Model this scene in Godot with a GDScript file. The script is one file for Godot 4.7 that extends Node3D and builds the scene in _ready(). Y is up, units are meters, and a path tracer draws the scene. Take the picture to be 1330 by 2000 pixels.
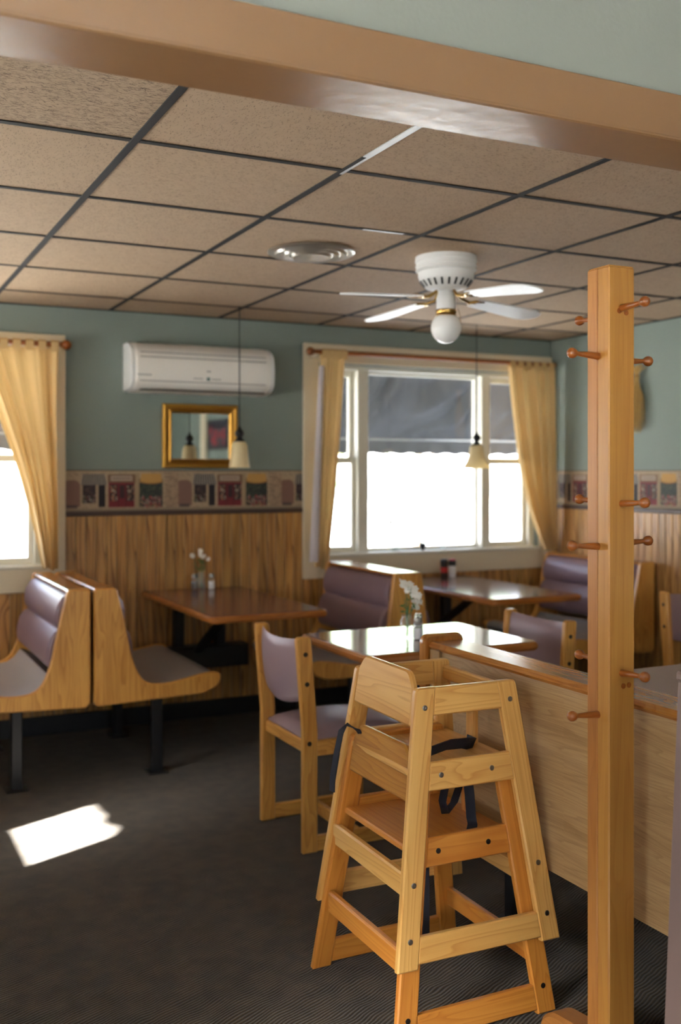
extends Node3D
# A diner's dining room seen through a wide cased opening: y up, metres, camera at the origin of the plan.

var rng := RandomNumberGenerator.new()
var names := {}
var side_gaps := [[-5.30, -3.55, 1.15, 2.20], [-3.31, -2.80, 0.94, 2.07], [-1.3, 0.3, 0.94, 2.07], [1.5, 2.6, 0.94, 2.07]]     # side wall openings: from z, to z, sill, head
var M := {}
const ZW := -5.695      # room side of the back wall
const XR := 4.37        # room side of the right wall
const XL := -1.30       # room side of the left wall
const ZF := 3.2         # room side of the front wall
const CE := 2.306       # underside of the tile ceiling
const RAIL := 1.168     # underside of the chair rail
const BORDER := 1.422   # top of the wallpaper border

func _ready() -> void:
	rng.seed = 77
	# ---------------------------------------------------------------- camera, sky, sun, exposure
	var cam := Camera3D.new()
	cam.name = "camera"
	add_child(cam)
	cam.position = Vector3(0, 1.40, 0)
	cam.rotation_degrees = Vector3(0, -26.02, 0)
	cam.projection = Camera3D.PROJECTION_FRUSTUM
	cam.near = 0.05
	cam.far = 200.0
	cam.size = 2.0 * 0.05 * 1000.0 / 2020.0
	cam.frustum_offset = Vector2(0, -0.05 * 74.5 / 2020.0)
	var lens := CameraAttributesPhysical.new()
	lens.frustum_focal_length = 35.0
	lens.exposure_aperture = 2.4
	lens.frustum_focus_distance = 2.55
	cam.attributes = lens
	cam.current = true
	var env := Environment.new()
	env.background_mode = Environment.BG_SKY
	var sky := Sky.new()
	var sm := ProceduralSkyMaterial.new()
	sm.sky_top_color = Color(0.52, 0.62, 0.78)
	sm.sky_horizon_color = Color(1.0, 0.99, 0.97)
	sm.ground_horizon_color = Color(0.70, 0.72, 0.74)
	sm.ground_bottom_color = Color(0.40, 0.40, 0.38)
	sm.sky_energy_multiplier = 1.0
	sky.sky_material = sm
	env.sky = sky
	env.background_energy_multiplier = 8.0
	env.tonemap_mode = Environment.TONE_MAPPER_LINEAR
	env.tonemap_exposure = 1.85
	env.sdfgi_enabled = true
	env.ssao_enabled = true
	env.ssil_enabled = true
	var we := WorldEnvironment.new()
	we.name = "world_environment"
	we.environment = env
	add_child(we)
	var sun := DirectionalLight3D.new()
	sun.name = "sun"
	add_child(sun)
	sun.look_at_from_position(Vector3.ZERO, Vector3(0.902, -0.4465, -0.431), Vector3.UP)
	sun.light_color = Color(1.0, 0.985, 0.95)
	sun.light_energy = 34.0
	sun.light_angular_distance = 0.6
	sun.shadow_enabled = true
	# ---------------------------------------------------------------- the place
	materials()
	shell()
	ceiling_grid()
	windows()
	outdoors()
	booths()
	tables()
	chairs()
	high_chairs()
	coat_tree()
	wall_things()
	hanging_things()
	table_things()

# ==================================================================== nodes
func numbered(n: String) -> String:
	if not names.has(n):
		names[n] = 0
		return n
	names[n] += 1
	return "%s_%03d" % [n, names[n]]

func thing(called: String, label: String, category: String, at := Vector3.ZERO, turn := 0.0, group := "", kind := "") -> Node3D:
	var o := Node3D.new()
	o.name = numbered(called)
	add_child(o)
	o.position = at
	o.rotation.y = turn
	tag(o, label, category, group, kind)
	return o

func tag(o: Node, label: String, category: String, group := "", kind := "") -> void:
	o.set_meta("label", label)
	o.set_meta("category", category)
	if group:
		o.set_meta("group", group)
	if kind:
		o.set_meta("kind", kind)

func part(st: SurfaceTool, called: String, mat: Material, parent: Node, label := "") -> MeshInstance3D:
	var mi := MeshInstance3D.new()
	mi.name = called
	mi.mesh = st.commit()
	mi.material_override = mat
	parent.add_child(mi, true)
	if label:
		mi.set_meta("label", label)
	return mi

func again(mesh: Mesh, called: String, mat: Material, parent: Node, at: Vector3) -> MeshInstance3D:
	var mi := MeshInstance3D.new()
	mi.name = called
	mi.mesh = mesh
	mi.material_override = mat
	parent.add_child(mi, true)
	mi.position = at
	return mi

func copy_of(root: Node3D, at: Vector3, turn: float, label: String) -> Node3D:
	var base: String = String(root.name)
	var r: Node3D = root.duplicate()
	r.name = numbered(base)
	add_child(r)
	r.position = at
	r.rotation.y = turn
	r.set_meta("label", label)
	return r

# ==================================================================== shapes
func ns() -> SurfaceTool:
	var st := SurfaceTool.new()
	st.begin(Mesh.PRIMITIVE_TRIANGLES)
	return st

func vert(st: SurfaceTool, p: Vector3, n: Vector3, uv: Vector2) -> void:
	st.set_normal(n)
	st.set_uv(uv)
	st.add_vertex(p)

# a triangle turned so that its front faces along its normals
func tri(st: SurfaceTool, a: Vector3, b: Vector3, c: Vector3, na: Vector3, nb: Vector3, nc: Vector3, ua := Vector2.ZERO, ub := Vector2.ZERO, uc := Vector2.ZERO) -> void:
	if (b - a).cross(c - a).dot(na + nb + nc) > 0.0:
		vert(st, a, na, ua)
		vert(st, c, nc, uc)
		vert(st, b, nb, ub)
	else:
		vert(st, a, na, ua)
		vert(st, b, nb, ub)
		vert(st, c, nc, uc)

func flat4(st: SurfaceTool, p: Array, n: Vector3, uv: Array) -> void:
	tri(st, p[0], p[1], p[2], n, n, n, uv[0], uv[1], uv[2])
	tri(st, p[0], p[2], p[3], n, n, n, uv[0], uv[2], uv[3])

# a box with chamfered edges; grain (0, 1, 2) is the axis that textures run along
func box(st: SurfaceTool, lo: Vector3, hi: Vector3, bev := 0.003, grain := -1, xf := Transform3D.IDENTITY) -> void:
	var c := (lo + hi) / 2.0
	var h := (hi - lo) / 2.0
	var b: float = minf(bev, minf(h.x, minf(h.y, h.z)) * 0.9)
	if grain < 0:
		grain = 1 if h.y >= h.x and h.y >= h.z else (0 if h.x >= h.z else 2)
	var off := Vector2(rng.randf() * 7.0, rng.randf() * 7.0)
	for ax in 3:
		var o1 := (ax + 1) % 3
		var o2 := (ax + 2) % 3
		for s in [-1.0, 1.0]:
			var pts := []
			var uvs := []
			for k in [[-1, -1], [1, -1], [1, 1], [-1, 1]]:
				var p := Vector3.ZERO
				p[ax] = s * h[ax]
				p[o1] = k[0] * (h[o1] - b)
				p[o2] = k[1] * (h[o2] - b)
				pts.append(xf * (p + c))
				uvs.append(box_uv(p, ax, grain) + off)
			var n := Vector3.ZERO
			n[ax] = s
			flat4(st, pts, (xf.basis * n).normalized(), uvs)
	if b <= 0.0:
		return
	for ax in 3:      # the chamfers along each axis
		var o1 := (ax + 1) % 3
		var o2 := (ax + 2) % 3
		for s1 in [-1.0, 1.0]:
			for s2 in [-1.0, 1.0]:
				var pts := []
				var uvs := []
				for k in [[-1.0, 0], [1.0, 0], [1.0, 1], [-1.0, 1]]:
					var p := Vector3.ZERO
					p[ax] = k[0] * (h[ax] - b)
					p[o1] = s1 * (h[o1] - (b if k[1] == 1 else 0.0))
					p[o2] = s2 * (h[o2] - (b if k[1] == 0 else 0.0))
					pts.append(xf * (p + c))
					uvs.append(box_uv(p, o1, grain) + off)
				var n := Vector3.ZERO
				n[o1] = s1
				n[o2] = s2
				flat4(st, pts, (xf.basis * n).normalized(), uvs)
	for sx in [-1.0, 1.0]:
		for sy in [-1.0, 1.0]:
			for sz in [-1.0, 1.0]:
				var q := Vector3(sx, sy, sz)
				var p1: Vector3 = xf * (c + q * Vector3(h.x, h.y - b, h.z - b))
				var p2: Vector3 = xf * (c + q * Vector3(h.x - b, h.y, h.z - b))
				var p3: Vector3 = xf * (c + q * Vector3(h.x - b, h.y - b, h.z))
				var n: Vector3 = (xf.basis * q).normalized()
				var uv := box_uv(q * h, 0, grain) + off
				tri(st, p1, p2, p3, n, n, n, uv, uv, uv)

func box_uv(p: Vector3, face: int, grain: int) -> Vector2:
	if face == grain:
		return Vector2(p[(face + 1) % 3] * 0.25, p[(face + 2) % 3])
	return Vector2(p[grain], p[3 - face - grain])

# a box between two points, w wide along `side` and t thick across
func bar(st: SurfaceTool, a: Vector3, b: Vector3, w: float, t: float, side := Vector3.RIGHT, bev := 0.003) -> void:
	var y := (b - a).normalized()
	var z := side.cross(y).normalized()
	var x := y.cross(z).normalized()
	var l := a.distance_to(b)
	box(st, Vector3(-w / 2, 0, -t / 2), Vector3(w / 2, l, t / 2), bev, 1, Transform3D(Basis(x, y, z), a))

# a polygon in x, y pushed along z, its rim chamfered; the texture runs along `run`
func prism(st: SurfaceTool, poly: PackedVector2Array, z0: float, z1: float, bev := 0.0, xf := Transform3D.IDENTITY, run := Vector2(1, 0), round_below := 40.0) -> void:
	var n := poly.size()
	var area := 0.0
	for i in n:
		area += poly[i].cross(poly[(i + 1) % n])
	var en: Array[Vector2] = []
	for i in n:
		var e := (poly[(i + 1) % n] - poly[i]).normalized()
		en.append(Vector2(e.y, -e.x) * signf(area))
	var inner := PackedVector2Array()
	for i in n:
		var m := en[(i + n - 1) % n] + en[i]
		m = m / maxf(m.length_squared() / 2.0, 0.3)
		inner.append(poly[i] - m * bev)
	var off := Vector2(rng.randf() * 7.0, rng.randf() * 7.0)
	var up := Vector2(-run.y, run.x)
	var tris := Geometry2D.triangulate_polygon(poly)
	for s in 2:
		var z := z0 if s == 0 else z1
		var nn: Vector3 = (xf.basis * Vector3(0, 0, -1.0 if s == 0 else 1.0)).normalized()
		for k in range(0, tris.size(), 3):
			var q := []
			var uv := []
			for j in 3:
				var p: Vector2 = inner[tris[k + j]]
				q.append(xf * Vector3(p.x, p.y, z))
				uv.append(Vector2(p.dot(run), p.dot(up)) + off)
			tri(st, q[0], q[1], q[2], nn, nn, nn, uv[0], uv[1], uv[2])
	var zi := minf(z0, z1)
	var za := maxf(z0, z1)
	var lim := cos(deg_to_rad(round_below))
	var run_len := 0.0
	for i in n:
		var j := (i + 1) % n
		var l := poly[i].distance_to(poly[j])
		var prev := en[(i + n - 1) % n]
		var next := en[j]
		var n0 := (en[i] + prev).normalized() if en[i].dot(prev) > lim else en[i]
		var n1 := (en[i] + next).normalized() if en[i].dot(next) > lim else en[i]
		var rows := [[inner[i], inner[j], zi, -0.7], [poly[i], poly[j], zi + bev, 0.0], [poly[i], poly[j], za - bev, 0.0], [inner[i], inner[j], za, 0.7]]
		for r in 3:
			if bev <= 0.0 and r != 1:
				continue
			var ra: Array = rows[r]
			var rb: Array = rows[r + 1]
			var tilt: float = -0.7 if r == 0 else (0.7 if r == 2 else 0.0)
			var m0: Vector3 = (xf.basis * Vector3(n0.x, n0.y, tilt)).normalized()
			var m1: Vector3 = (xf.basis * Vector3(n1.x, n1.y, tilt)).normalized()
			var a: Vector3 = xf * Vector3(ra[0].x, ra[0].y, ra[2])
			var b: Vector3 = xf * Vector3(ra[1].x, ra[1].y, ra[2])
			var c: Vector3 = xf * Vector3(rb[1].x, rb[1].y, rb[2])
			var d: Vector3 = xf * Vector3(rb[0].x, rb[0].y, rb[2])
			var ua := Vector2(run_len, ra[2]) + off
			var ub := Vector2(run_len + l, ra[2]) + off
			var uc := Vector2(run_len + l, rb[2]) + off
			var ud := Vector2(run_len, rb[2]) + off
			tri(st, a, b, c, m0, m1, m1, ua, ub, uc)
			tri(st, a, c, d, m0, m1, m0, ua, uc, ud)
		run_len += l

func rounded(w: float, h: float, r: float, seg := 4) -> PackedVector2Array:
	var out := PackedVector2Array()
	for k in [[w / 2 - r, h / 2 - r, 0.0], [-w / 2 + r, h / 2 - r, PI / 2], [-w / 2 + r, -h / 2 + r, PI], [w / 2 - r, -h / 2 + r, PI * 1.5]]:
		for i in seg + 1:
			var a: float = k[2] + PI / 2 * i / seg
			out.append(Vector2(k[0] + cos(a) * r, k[1] + sin(a) * r))
	return out

# corners of a polygon rounded: pts = [[x, y, r], ...]
func filleted(pts: Array, seg := 4) -> PackedVector2Array:
	var out := PackedVector2Array()
	var n := pts.size()
	for i in n:
		var p := Vector2(pts[i][0], pts[i][1])
		var a := Vector2(pts[(i + n - 1) % n][0], pts[(i + n - 1) % n][1])
		var b := Vector2(pts[(i + 1) % n][0], pts[(i + 1) % n][1])
		var r: float = pts[i][2]
		if r <= 0.0:
			out.append(p)
			continue
		r = minf(r, minf(p.distance_to(a), p.distance_to(b)) * 0.48)
		var s := p + (a - p).normalized() * r
		var e := p + (b - p).normalized() * r
		for k in seg + 1:
			var t := float(k) / seg
			out.append(s.lerp(p, t).lerp(p.lerp(e, t), t))
	return out

# a profile of (radius, height) turned round y
func lathe(st: SurfaceTool, prof: Array, seg := 24, xf := Transform3D.IDENTITY, crease := 50.0) -> void:
	var n := prof.size()
	var en: Array[Vector2] = []
	for i in n - 1:
		var e: Vector2 = (prof[i + 1] - prof[i]).normalized()
		en.append(Vector2(e.y, -e.x))
	var lim := cos(deg_to_rad(crease))
	var off := rng.randf() * 5.0
	for i in n - 1:
		var n0 := en[i]
		var n1 := en[i]
		if i > 0 and en[i].dot(en[i - 1]) > lim:
			n0 = (en[i] + en[i - 1]).normalized()
		if i < n - 2 and en[i].dot(en[i + 1]) > lim:
			n1 = (en[i] + en[i + 1]).normalized()
		var p0: Vector2 = prof[i]
		var p1: Vector2 = prof[i + 1]
		for k in seg:
			var a0 := TAU * k / seg
			var a1 := TAU * (k + 1) / seg
			var d0 := Vector3(cos(a0), 0, sin(a0))
			var d1 := Vector3(cos(a1), 0, sin(a1))
			var a := xf * (d0 * p0.x + Vector3.UP * p0.y)
			var b := xf * (d1 * p0.x + Vector3.UP * p0.y)
			var c := xf * (d1 * p1.x + Vector3.UP * p1.y)
			var d := xf * (d0 * p1.x + Vector3.UP * p1.y)
			var na: Vector3 = (xf.basis * (d0 * n0.x + Vector3.UP * n0.y)).normalized()
			var nb: Vector3 = (xf.basis * (d1 * n0.x + Vector3.UP * n0.y)).normalized()
			var nc: Vector3 = (xf.basis * (d1 * n1.x + Vector3.UP * n1.y)).normalized()
			var nd: Vector3 = (xf.basis * (d0 * n1.x + Vector3.UP * n1.y)).normalized()
			var ua := Vector2(p0.y + off, a0 * 0.02)
			var ub := Vector2(p0.y + off, a1 * 0.02)
			var uc := Vector2(p1.y + off, a1 * 0.02)
			var ud := Vector2(p1.y + off, a0 * 0.02)
			if p0.x > 1e-5:
				tri(st, a, b, c, na, nb, nc, ua, ub, uc)
			if p1.x > 1e-5:
				tri(st, a, c, d, na, nc, nd, ua, uc, ud)

func ball(st: SurfaceTool, c: Vector3, r: float, seg := 12, squash := 1.0) -> void:
	var prof := []
	for i in seg / 2 + 1:
		var a := PI * i / (seg / 2) - PI / 2
		prof.append(Vector2(maxf(cos(a) * r, 0.0), sin(a) * r * squash))
	lathe(st, prof, seg, Transform3D(Basis.IDENTITY, c), 80.0)

# turns y to point along d
func along(d: Vector3, at: Vector3) -> Transform3D:
	var y := d.normalized()
	var x := Vector3.RIGHT if absf(y.x) < 0.9 else Vector3.FORWARD
	x = (x - y * x.dot(y)).normalized()
	return Transform3D(Basis(x, y, x.cross(y)), at)

func tube(st: SurfaceTool, pts: Array, r: float, seg := 8, r_end := -1.0) -> void:
	var rings := []
	var n := pts.size()
	var x := Vector3.ZERO
	for i in n:
		var d: Vector3 = (pts[mini(i + 1, n - 1)] - pts[maxi(i - 1, 0)]).normalized()
		if i == 0:
			x = along(d, Vector3.ZERO).basis.x
		x = (x - d * x.dot(d)).normalized()
		var y := d.cross(x)
		var rr := r if r_end < 0.0 else lerpf(r, r_end, float(i) / (n - 1))
		var ring := []
		for k in seg:
			var a := TAU * k / seg
			var nn := x * cos(a) + y * sin(a)
			ring.append([pts[i] + nn * rr, nn])
		rings.append(ring)
	for i in n - 1:
		for k in seg:
			var a: Array = rings[i][k]
			var b: Array = rings[i][(k + 1) % seg]
			var c: Array = rings[i + 1][(k + 1) % seg]
			var d: Array = rings[i + 1][k]
			tri(st, a[0], b[0], c[0], a[1], b[1], c[1], Vector2(i * 0.1, k * 0.01), Vector2(i * 0.1, k * 0.01), Vector2(i * 0.1 + 0.1, k * 0.01))
			tri(st, a[0], c[0], d[0], a[1], c[1], d[1], Vector2(i * 0.1, k * 0.01), Vector2(i * 0.1 + 0.1, k * 0.01), Vector2(i * 0.1 + 0.1, k * 0.01))
	for e in 2:
		var i := 0 if e == 0 else n - 1
		var d: Vector3 = (pts[0] - pts[1]).normalized() if e == 0 else (pts[n - 1] - pts[n - 2]).normalized()
		for k in seg:
			tri(st, pts[i], rings[i][k][0], rings[i][(k + 1) % seg][0], d, d, d)

# a flat strap through points, w wide along `across`, t thick
func ribbon(st: SurfaceTool, pts: Array, across: Array, w: float, t: float) -> void:
	var rows := []
	var n := pts.size()
	for i in n:
		var d: Vector3 = (pts[mini(i + 1, n - 1)] - pts[maxi(i - 1, 0)]).normalized()
		var a: Vector3 = across[mini(i, across.size() - 1)]
		a = (a - d * a.dot(d)).normalized()
		var u := d.cross(a)
		rows.append([pts[i] - a * w / 2 + u * t / 2, pts[i] + a * w / 2 + u * t / 2, pts[i] + a * w / 2 - u * t / 2, pts[i] - a * w / 2 - u * t / 2, u, a])
	for i in n - 1:
		var p: Array = rows[i]
		var q: Array = rows[i + 1]
		for k in 4:
			var m0: Vector3 = [p[4], p[5], -p[4], -p[5]][k]
			var m1: Vector3 = [q[4], q[5], -q[4], -q[5]][k]
			var k2 := (k + 1) % 4
			tri(st, p[k], p[k2], q[k2], m0, m0, m1)
			tri(st, p[k], q[k2], q[k], m0, m1, m1)

# a sheet: f(u, v) gives a point for u, v from 0 to 1
func sheet(st: SurfaceTool, nu: int, nv: int, f: Callable, size := Vector2.ONE, thick := 0.0) -> void:
	var p := []
	for j in nv + 1:
		var row := []
		for i in nu + 1:
			row.append(f.call(float(i) / nu, float(j) / nv))
		p.append(row)
	var nn := []
	for j in nv + 1:
		var row := []
		for i in nu + 1:
			var du: Vector3 = p[j][mini(i + 1, nu)] - p[j][maxi(i - 1, 0)]
			var dv: Vector3 = p[mini(j + 1, nv)][i] - p[maxi(j - 1, 0)][i]
			row.append(du.cross(dv).normalized())
		nn.append(row)
	for side in (2 if thick > 0.0 else 1):
		var s := 1.0 if side == 0 else -1.0
		for j in nv:
			for i in nu:
				var q := []
				for k in [[0, 0], [1, 0], [1, 1], [0, 1]]:
					var n: Vector3 = nn[j + k[1]][i + k[0]]
					q.append([p[j + k[1]][i + k[0]] + n * (0.0 if side == 0 else -thick), n * s, Vector2(float(i + k[0]) / nu, float(j + k[1]) / nv) * size])
				tri(st, q[0][0], q[1][0], q[2][0], q[0][1], q[1][1], q[2][1], q[0][2], q[1][2], q[2][2])
				tri(st, q[0][0], q[2][0], q[3][0], q[0][1], q[2][1], q[3][1], q[0][2], q[2][2], q[3][2])

# ==================================================================== materials
func c8(r: int, g: int, b: int) -> Color:
	return Color8(r, g, b)

func plain(col: Color, rough := 0.6, metal := 0.0) -> StandardMaterial3D:
	var m := StandardMaterial3D.new()
	m.albedo_color = col
	m.roughness = rough
	m.metallic = metal
	return m

func noise_bytes(seed_: int, w: int, h: int, freq: float, oct := 3) -> PackedByteArray:
	var n := FastNoiseLite.new()
	n.seed = seed_
	n.noise_type = FastNoiseLite.TYPE_SIMPLEX_SMOOTH
	n.frequency = freq
	n.fractal_octaves = oct
	return n.get_seamless_image(w, h).get_data()

func stretched(seed_: int, w: int, h: int, by: int, freq: float, oct := 3) -> PackedByteArray:
	var n := FastNoiseLite.new()
	n.seed = seed_
	n.noise_type = FastNoiseLite.TYPE_SIMPLEX_SMOOTH
	n.frequency = freq
	n.fractal_octaves = oct
	var im := n.get_seamless_image(w / by, h)
	im.resize(w, h, Image.INTERPOLATE_BILINEAR)
	return im.get_data()

# growth rings cut lengthwise: u runs along the grain
func wood_image(seed_: int, light: Color, dark: Color, rings: int, warp: float, contrast: float, fibre: float) -> ImageTexture:
	var w := 512
	var h := 256
	var bend := stretched(seed_, w, h, 6, 0.012, 2)
	var fib := stretched(seed_ + 1, w, h, 16, 0.25, 2)
	var tone := stretched(seed_ + 2, w, h, 4, 0.01, 2)
	var out := PackedByteArray()
	out.resize(w * h * 3)
	var at := 0
	for y in h:
		var base := float(y) / h * rings
		for x in w:
			var i := y * w + x
			var t := base + (bend[i] / 255.0 - 0.5) * warp
			var f := t - floorf(t)
			var g := f * f * f * (1.0 if f < 0.93 else (1.0 - f) / 0.07)
			var k := clampf(g * contrast + (fib[i] / 255.0 - 0.5) * fibre + (tone[i] / 255.0 - 0.5) * 0.35 + 0.15, 0.0, 1.0)
			var c := light.lerp(dark, k)
			out[at] = int(c.r * 255.0)
			out[at + 1] = int(c.g * 255.0)
			out[at + 2] = int(c.b * 255.0)
			at += 3
	return ImageTexture.create_from_image(Image.create_from_data(w, h, false, Image.FORMAT_RGB8, out))

func wood(tex: Texture2D, rough: float, long := 1.3, wide := 0.32, coat := 0.0) -> StandardMaterial3D:
	var m := plain(Color.WHITE, rough)
	m.albedo_texture = tex
	m.uv1_scale = Vector3(1.0 / long, 1.0 / wide, 1)
	if coat > 0.0:
		m.clearcoat_enabled = true
		m.clearcoat = coat
		m.clearcoat_roughness = 0.25
	return m

func tinted(m: StandardMaterial3D, col: Color) -> StandardMaterial3D:
	var d: StandardMaterial3D = m.duplicate()
	d.albedo_color = col
	return d

func bumpy(m: StandardMaterial3D, seed_: int, freq: float, cm: float, per_metre: float) -> void:
	var n := FastNoiseLite.new()
	n.seed = seed_
	n.frequency = freq
	var t := NoiseTexture2D.new()
	t.width = 256
	t.height = 256
	t.seamless = true
	t.noise = n
	m.heightmap_enabled = true
	m.heightmap_texture = t
	m.heightmap_scale = cm
	m.uv1_triplanar = true
	m.uv1_scale = Vector3.ONE * per_metre

func carpet_material() -> StandardMaterial3D:
	var w := 512
	var lum := noise_bytes(31, w, w, 0.012, 3)
	var fine := noise_bytes(32, w, w, 0.4, 2)
	var warp := noise_bytes(33, w, w, 0.008, 2)
	var col := PackedByteArray()
	var hgt := PackedByteArray()
	col.resize(w * w * 3)
	hgt.resize(w * w)
	for y in w:
		for x in w:
			var i := y * w + x
			# rows of loops at a slant, broken up by the pile
			var rib := 0.5 + 0.5 * sin(TAU * (float(x) * 24.0 / w + float(y) * 56.0 / w) + warp[i] / 255.0 * 9.0)
			var k := 0.46 + (lum[i] / 255.0 - 0.5) * 0.45 + (fine[i] / 255.0 - 0.5) * 0.8 + (rib - 0.5) * 0.5
			k = clampf(k, 0.0, 1.0)
			col[i * 3] = int(lerpf(32, 94, k))
			col[i * 3 + 1] = int(lerpf(25, 76, k))
			col[i * 3 + 2] = int(lerpf(17, 52, k))
			hgt[i] = int(255.0 * clampf(rib * 0.6 + fine[i] / 255.0 * 0.4, 0.0, 1.0))
	var m := plain(Color.WHITE, 0.95)
	m.albedo_texture = ImageTexture.create_from_image(Image.create_from_data(w, w, false, Image.FORMAT_RGB8, col))
	m.heightmap_enabled = true
	m.heightmap_texture = ImageTexture.create_from_image(Image.create_from_data(w, w, false, Image.FORMAT_L8, hgt))
	m.heightmap_scale = 0.5
	m.uv1_scale = Vector3(1.0 / 0.62, 1.0 / 0.62, 1)
	m.rim_enabled = true
	m.rim = 0.2
	m.rim_tint = 0.6
	return m

# mineral-fibre tiles: pinholes and short fissures pressed into the face
func tile_texture(seed_: int, strokes: int, longest: int, base: Color, mark: Color) -> ImageTexture:
	var r := RandomNumberGenerator.new()
	r.seed = seed_
	var w := 512
	var im := Image.create_empty(w, w, false, Image.FORMAT_RGB8)
	im.fill(base)
	var mott := noise_bytes(seed_ + 9, w, w, 0.02, 3)
	for y in range(0, w, 2):
		for x in range(0, w, 2):
			im.fill_rect(Rect2i(x, y, 2, 2), base.lerp(base.darkened(0.04), mott[y * w + x] / 255.0))
	for k in strokes:
		var p := Vector2(r.randf() * w, r.randf() * w)
		var a := r.randfn(0.0, 0.35)
		var l := r.randi_range(1, longest)
		var c := base.lerp(mark, r.randf_range(0.35, 0.9))
		for i in l:
			im.set_pixel(posmod(int(p.x), w), posmod(int(p.y), w), c)
			a += r.randfn(0.0, 0.12)
			p += Vector2(cos(a), sin(a))
	return ImageTexture.create_from_image(im)

# the printed border: one repeat of a street of small shopfronts
func border_texture() -> ImageTexture:
	var r := RandomNumberGenerator.new()
	r.seed = 5
	var w := 512
	var h := 184
	var im := Image.create_empty(w, h, false, Image.FORMAT_RGB8)
	im.fill(c8(172, 150, 122))
	for k in 900:    # rough stone
		var v := r.randf_range(-0.16, 0.10)
		im.fill_rect(Rect2i(r.randi_range(0, w), r.randi_range(0, h), r.randi_range(4, 16), r.randi_range(3, 7)), c8(172, 150, 122).lightened(v) if v > 0 else c8(172, 150, 122).darkened(-v))
	im.fill_rect(Rect2i(0, 172, w, 12), c8(140, 124, 104))
	im.fill_rect(Rect2i(0, 0, w, 4), c8(52, 44, 42))
	# arched window
	for y in 118:
		var half := 30.0 if y > 28 else sqrt(maxf(0.0, 900.0 - (28.0 - y) * (28.0 - y)))
		im.fill_rect(Rect2i(int(28 - half - 7), 46 + y, int(half * 2 + 14), 1), c8(128, 96, 84))
		im.fill_rect(Rect2i(int(28 - half), 50 + y if y < 112 else 160, int(half * 2), 1), c8(136, 148, 138) if y < 34 else (c8(168, 138, 110) if y % 28 < 20 else c8(96, 80, 70)))
	im.fill_rect(Rect2i(4, 156, 50, 14), c8(84, 70, 66))
	# shop with a striped awning
	im.fill_rect(Rect2i(76, 66, 58, 82), c8(46, 34, 38))
	im.fill_rect(Rect2i(146, 66, 30, 100), c8(34, 26, 32))
	for k in 70:
		im.fill_rect(Rect2i(r.randi_range(74, 130), r.randi_range(112, 146), 5, 5), [c8(170, 160, 150), c8(70, 84, 58), c8(58, 70, 50), c8(120, 70, 66)][r.randi() % 4])
	for k in 40:
		im.fill_rect(Rect2i(r.randi_range(80, 126), r.randi_range(74, 108), 6, 4), [c8(72, 52, 54), c8(96, 74, 68), c8(58, 44, 46)][r.randi() % 3])
	for y in 50:
		var x0 := 74 - y / 6
		var x1 := 174 + y / 4
		for x in range(x0, x1):
			var stripe := int(float(x - x0) / (x1 - x0) * 19.0) % 2
			im.set_pixel(x, 18 + y, c8(58, 54, 54) if stripe else c8(158, 148, 136))
	# red shop
	im.fill_rect(Rect2i(188, 20, 124, 38), c8(116, 88, 66))
	im.fill_rect(Rect2i(200, 26, 98, 24), c8(168, 150, 132))
	im.fill_rect(Rect2i(208, 36, 82, 4), c8(124, 96, 84))
	im.fill_rect(Rect2i(190, 58, 118, 110), c8(118, 34, 42))
	im.fill_rect(Rect2i(196, 66, 34, 74), c8(48, 40, 40))
	im.fill_rect(Rect2i(272, 66, 34, 74), c8(48, 40, 40))
	im.fill_rect(Rect2i(240, 68, 24, 60), c8(62, 34, 38))
	for k in 60:
		var left := r.randf() < 0.5
		im.fill_rect(Rect2i((198 if left else 274) + r.randi_range(0, 26), r.randi_range(70, 134), 6, 6), [c8(176, 166, 148), c8(150, 120, 96), c8(84, 62, 54), c8(166, 100, 62)][r.randi() % 4])
	im.fill_rect(Rect2i(234, 58, 3, 110), c8(80, 22, 30))
	im.fill_rect(Rect2i(267, 58, 3, 110), c8(80, 22, 30))
	im.fill_rect(Rect2i(312, 14, 18, 156), c8(158, 136, 106))
	# florist under a yellow awning
	im.fill_rect(Rect2i(330, 40, 108, 128), c8(52, 56, 52))
	for k in 260:
		im.fill_rect(Rect2i(r.randi_range(330, 432), r.randi_range(62, 164), 6, 5), [c8(62, 74, 56), c8(44, 50, 48), c8(84, 92, 66), c8(40, 36, 42)][r.randi() % 4])
	for k in 90:
		im.fill_rect(Rect2i(r.randi_range(334, 428), r.randi_range(116, 166), 6, 6), [c8(160, 66, 66), c8(178, 150, 138), c8(150, 110, 70), c8(124, 46, 56)][r.randi() % 4])
	for y in 52:
		var x0 := 340 - y / 4
		var x1 := 430 + y / 5
		for x in range(x0, x1):
			var sag := 8.0 * sin(PI * float(x - x0) / (x1 - x0))
			if y < 40 + sag:
				im.set_pixel(x, 16 + y, c8(190, 146, 78) if y < 34 + sag else c8(158, 112, 58))
	# brick pier
	for y in range(10, 168, 9):
		for x in range(446, 512, 16):
			im.fill_rect(Rect2i(x + (y % 2) * 8, y, 14, 7), c8(170, 140, 114).darkened(r.randf() * 0.25))
	return ImageTexture.create_from_image(im)

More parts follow.
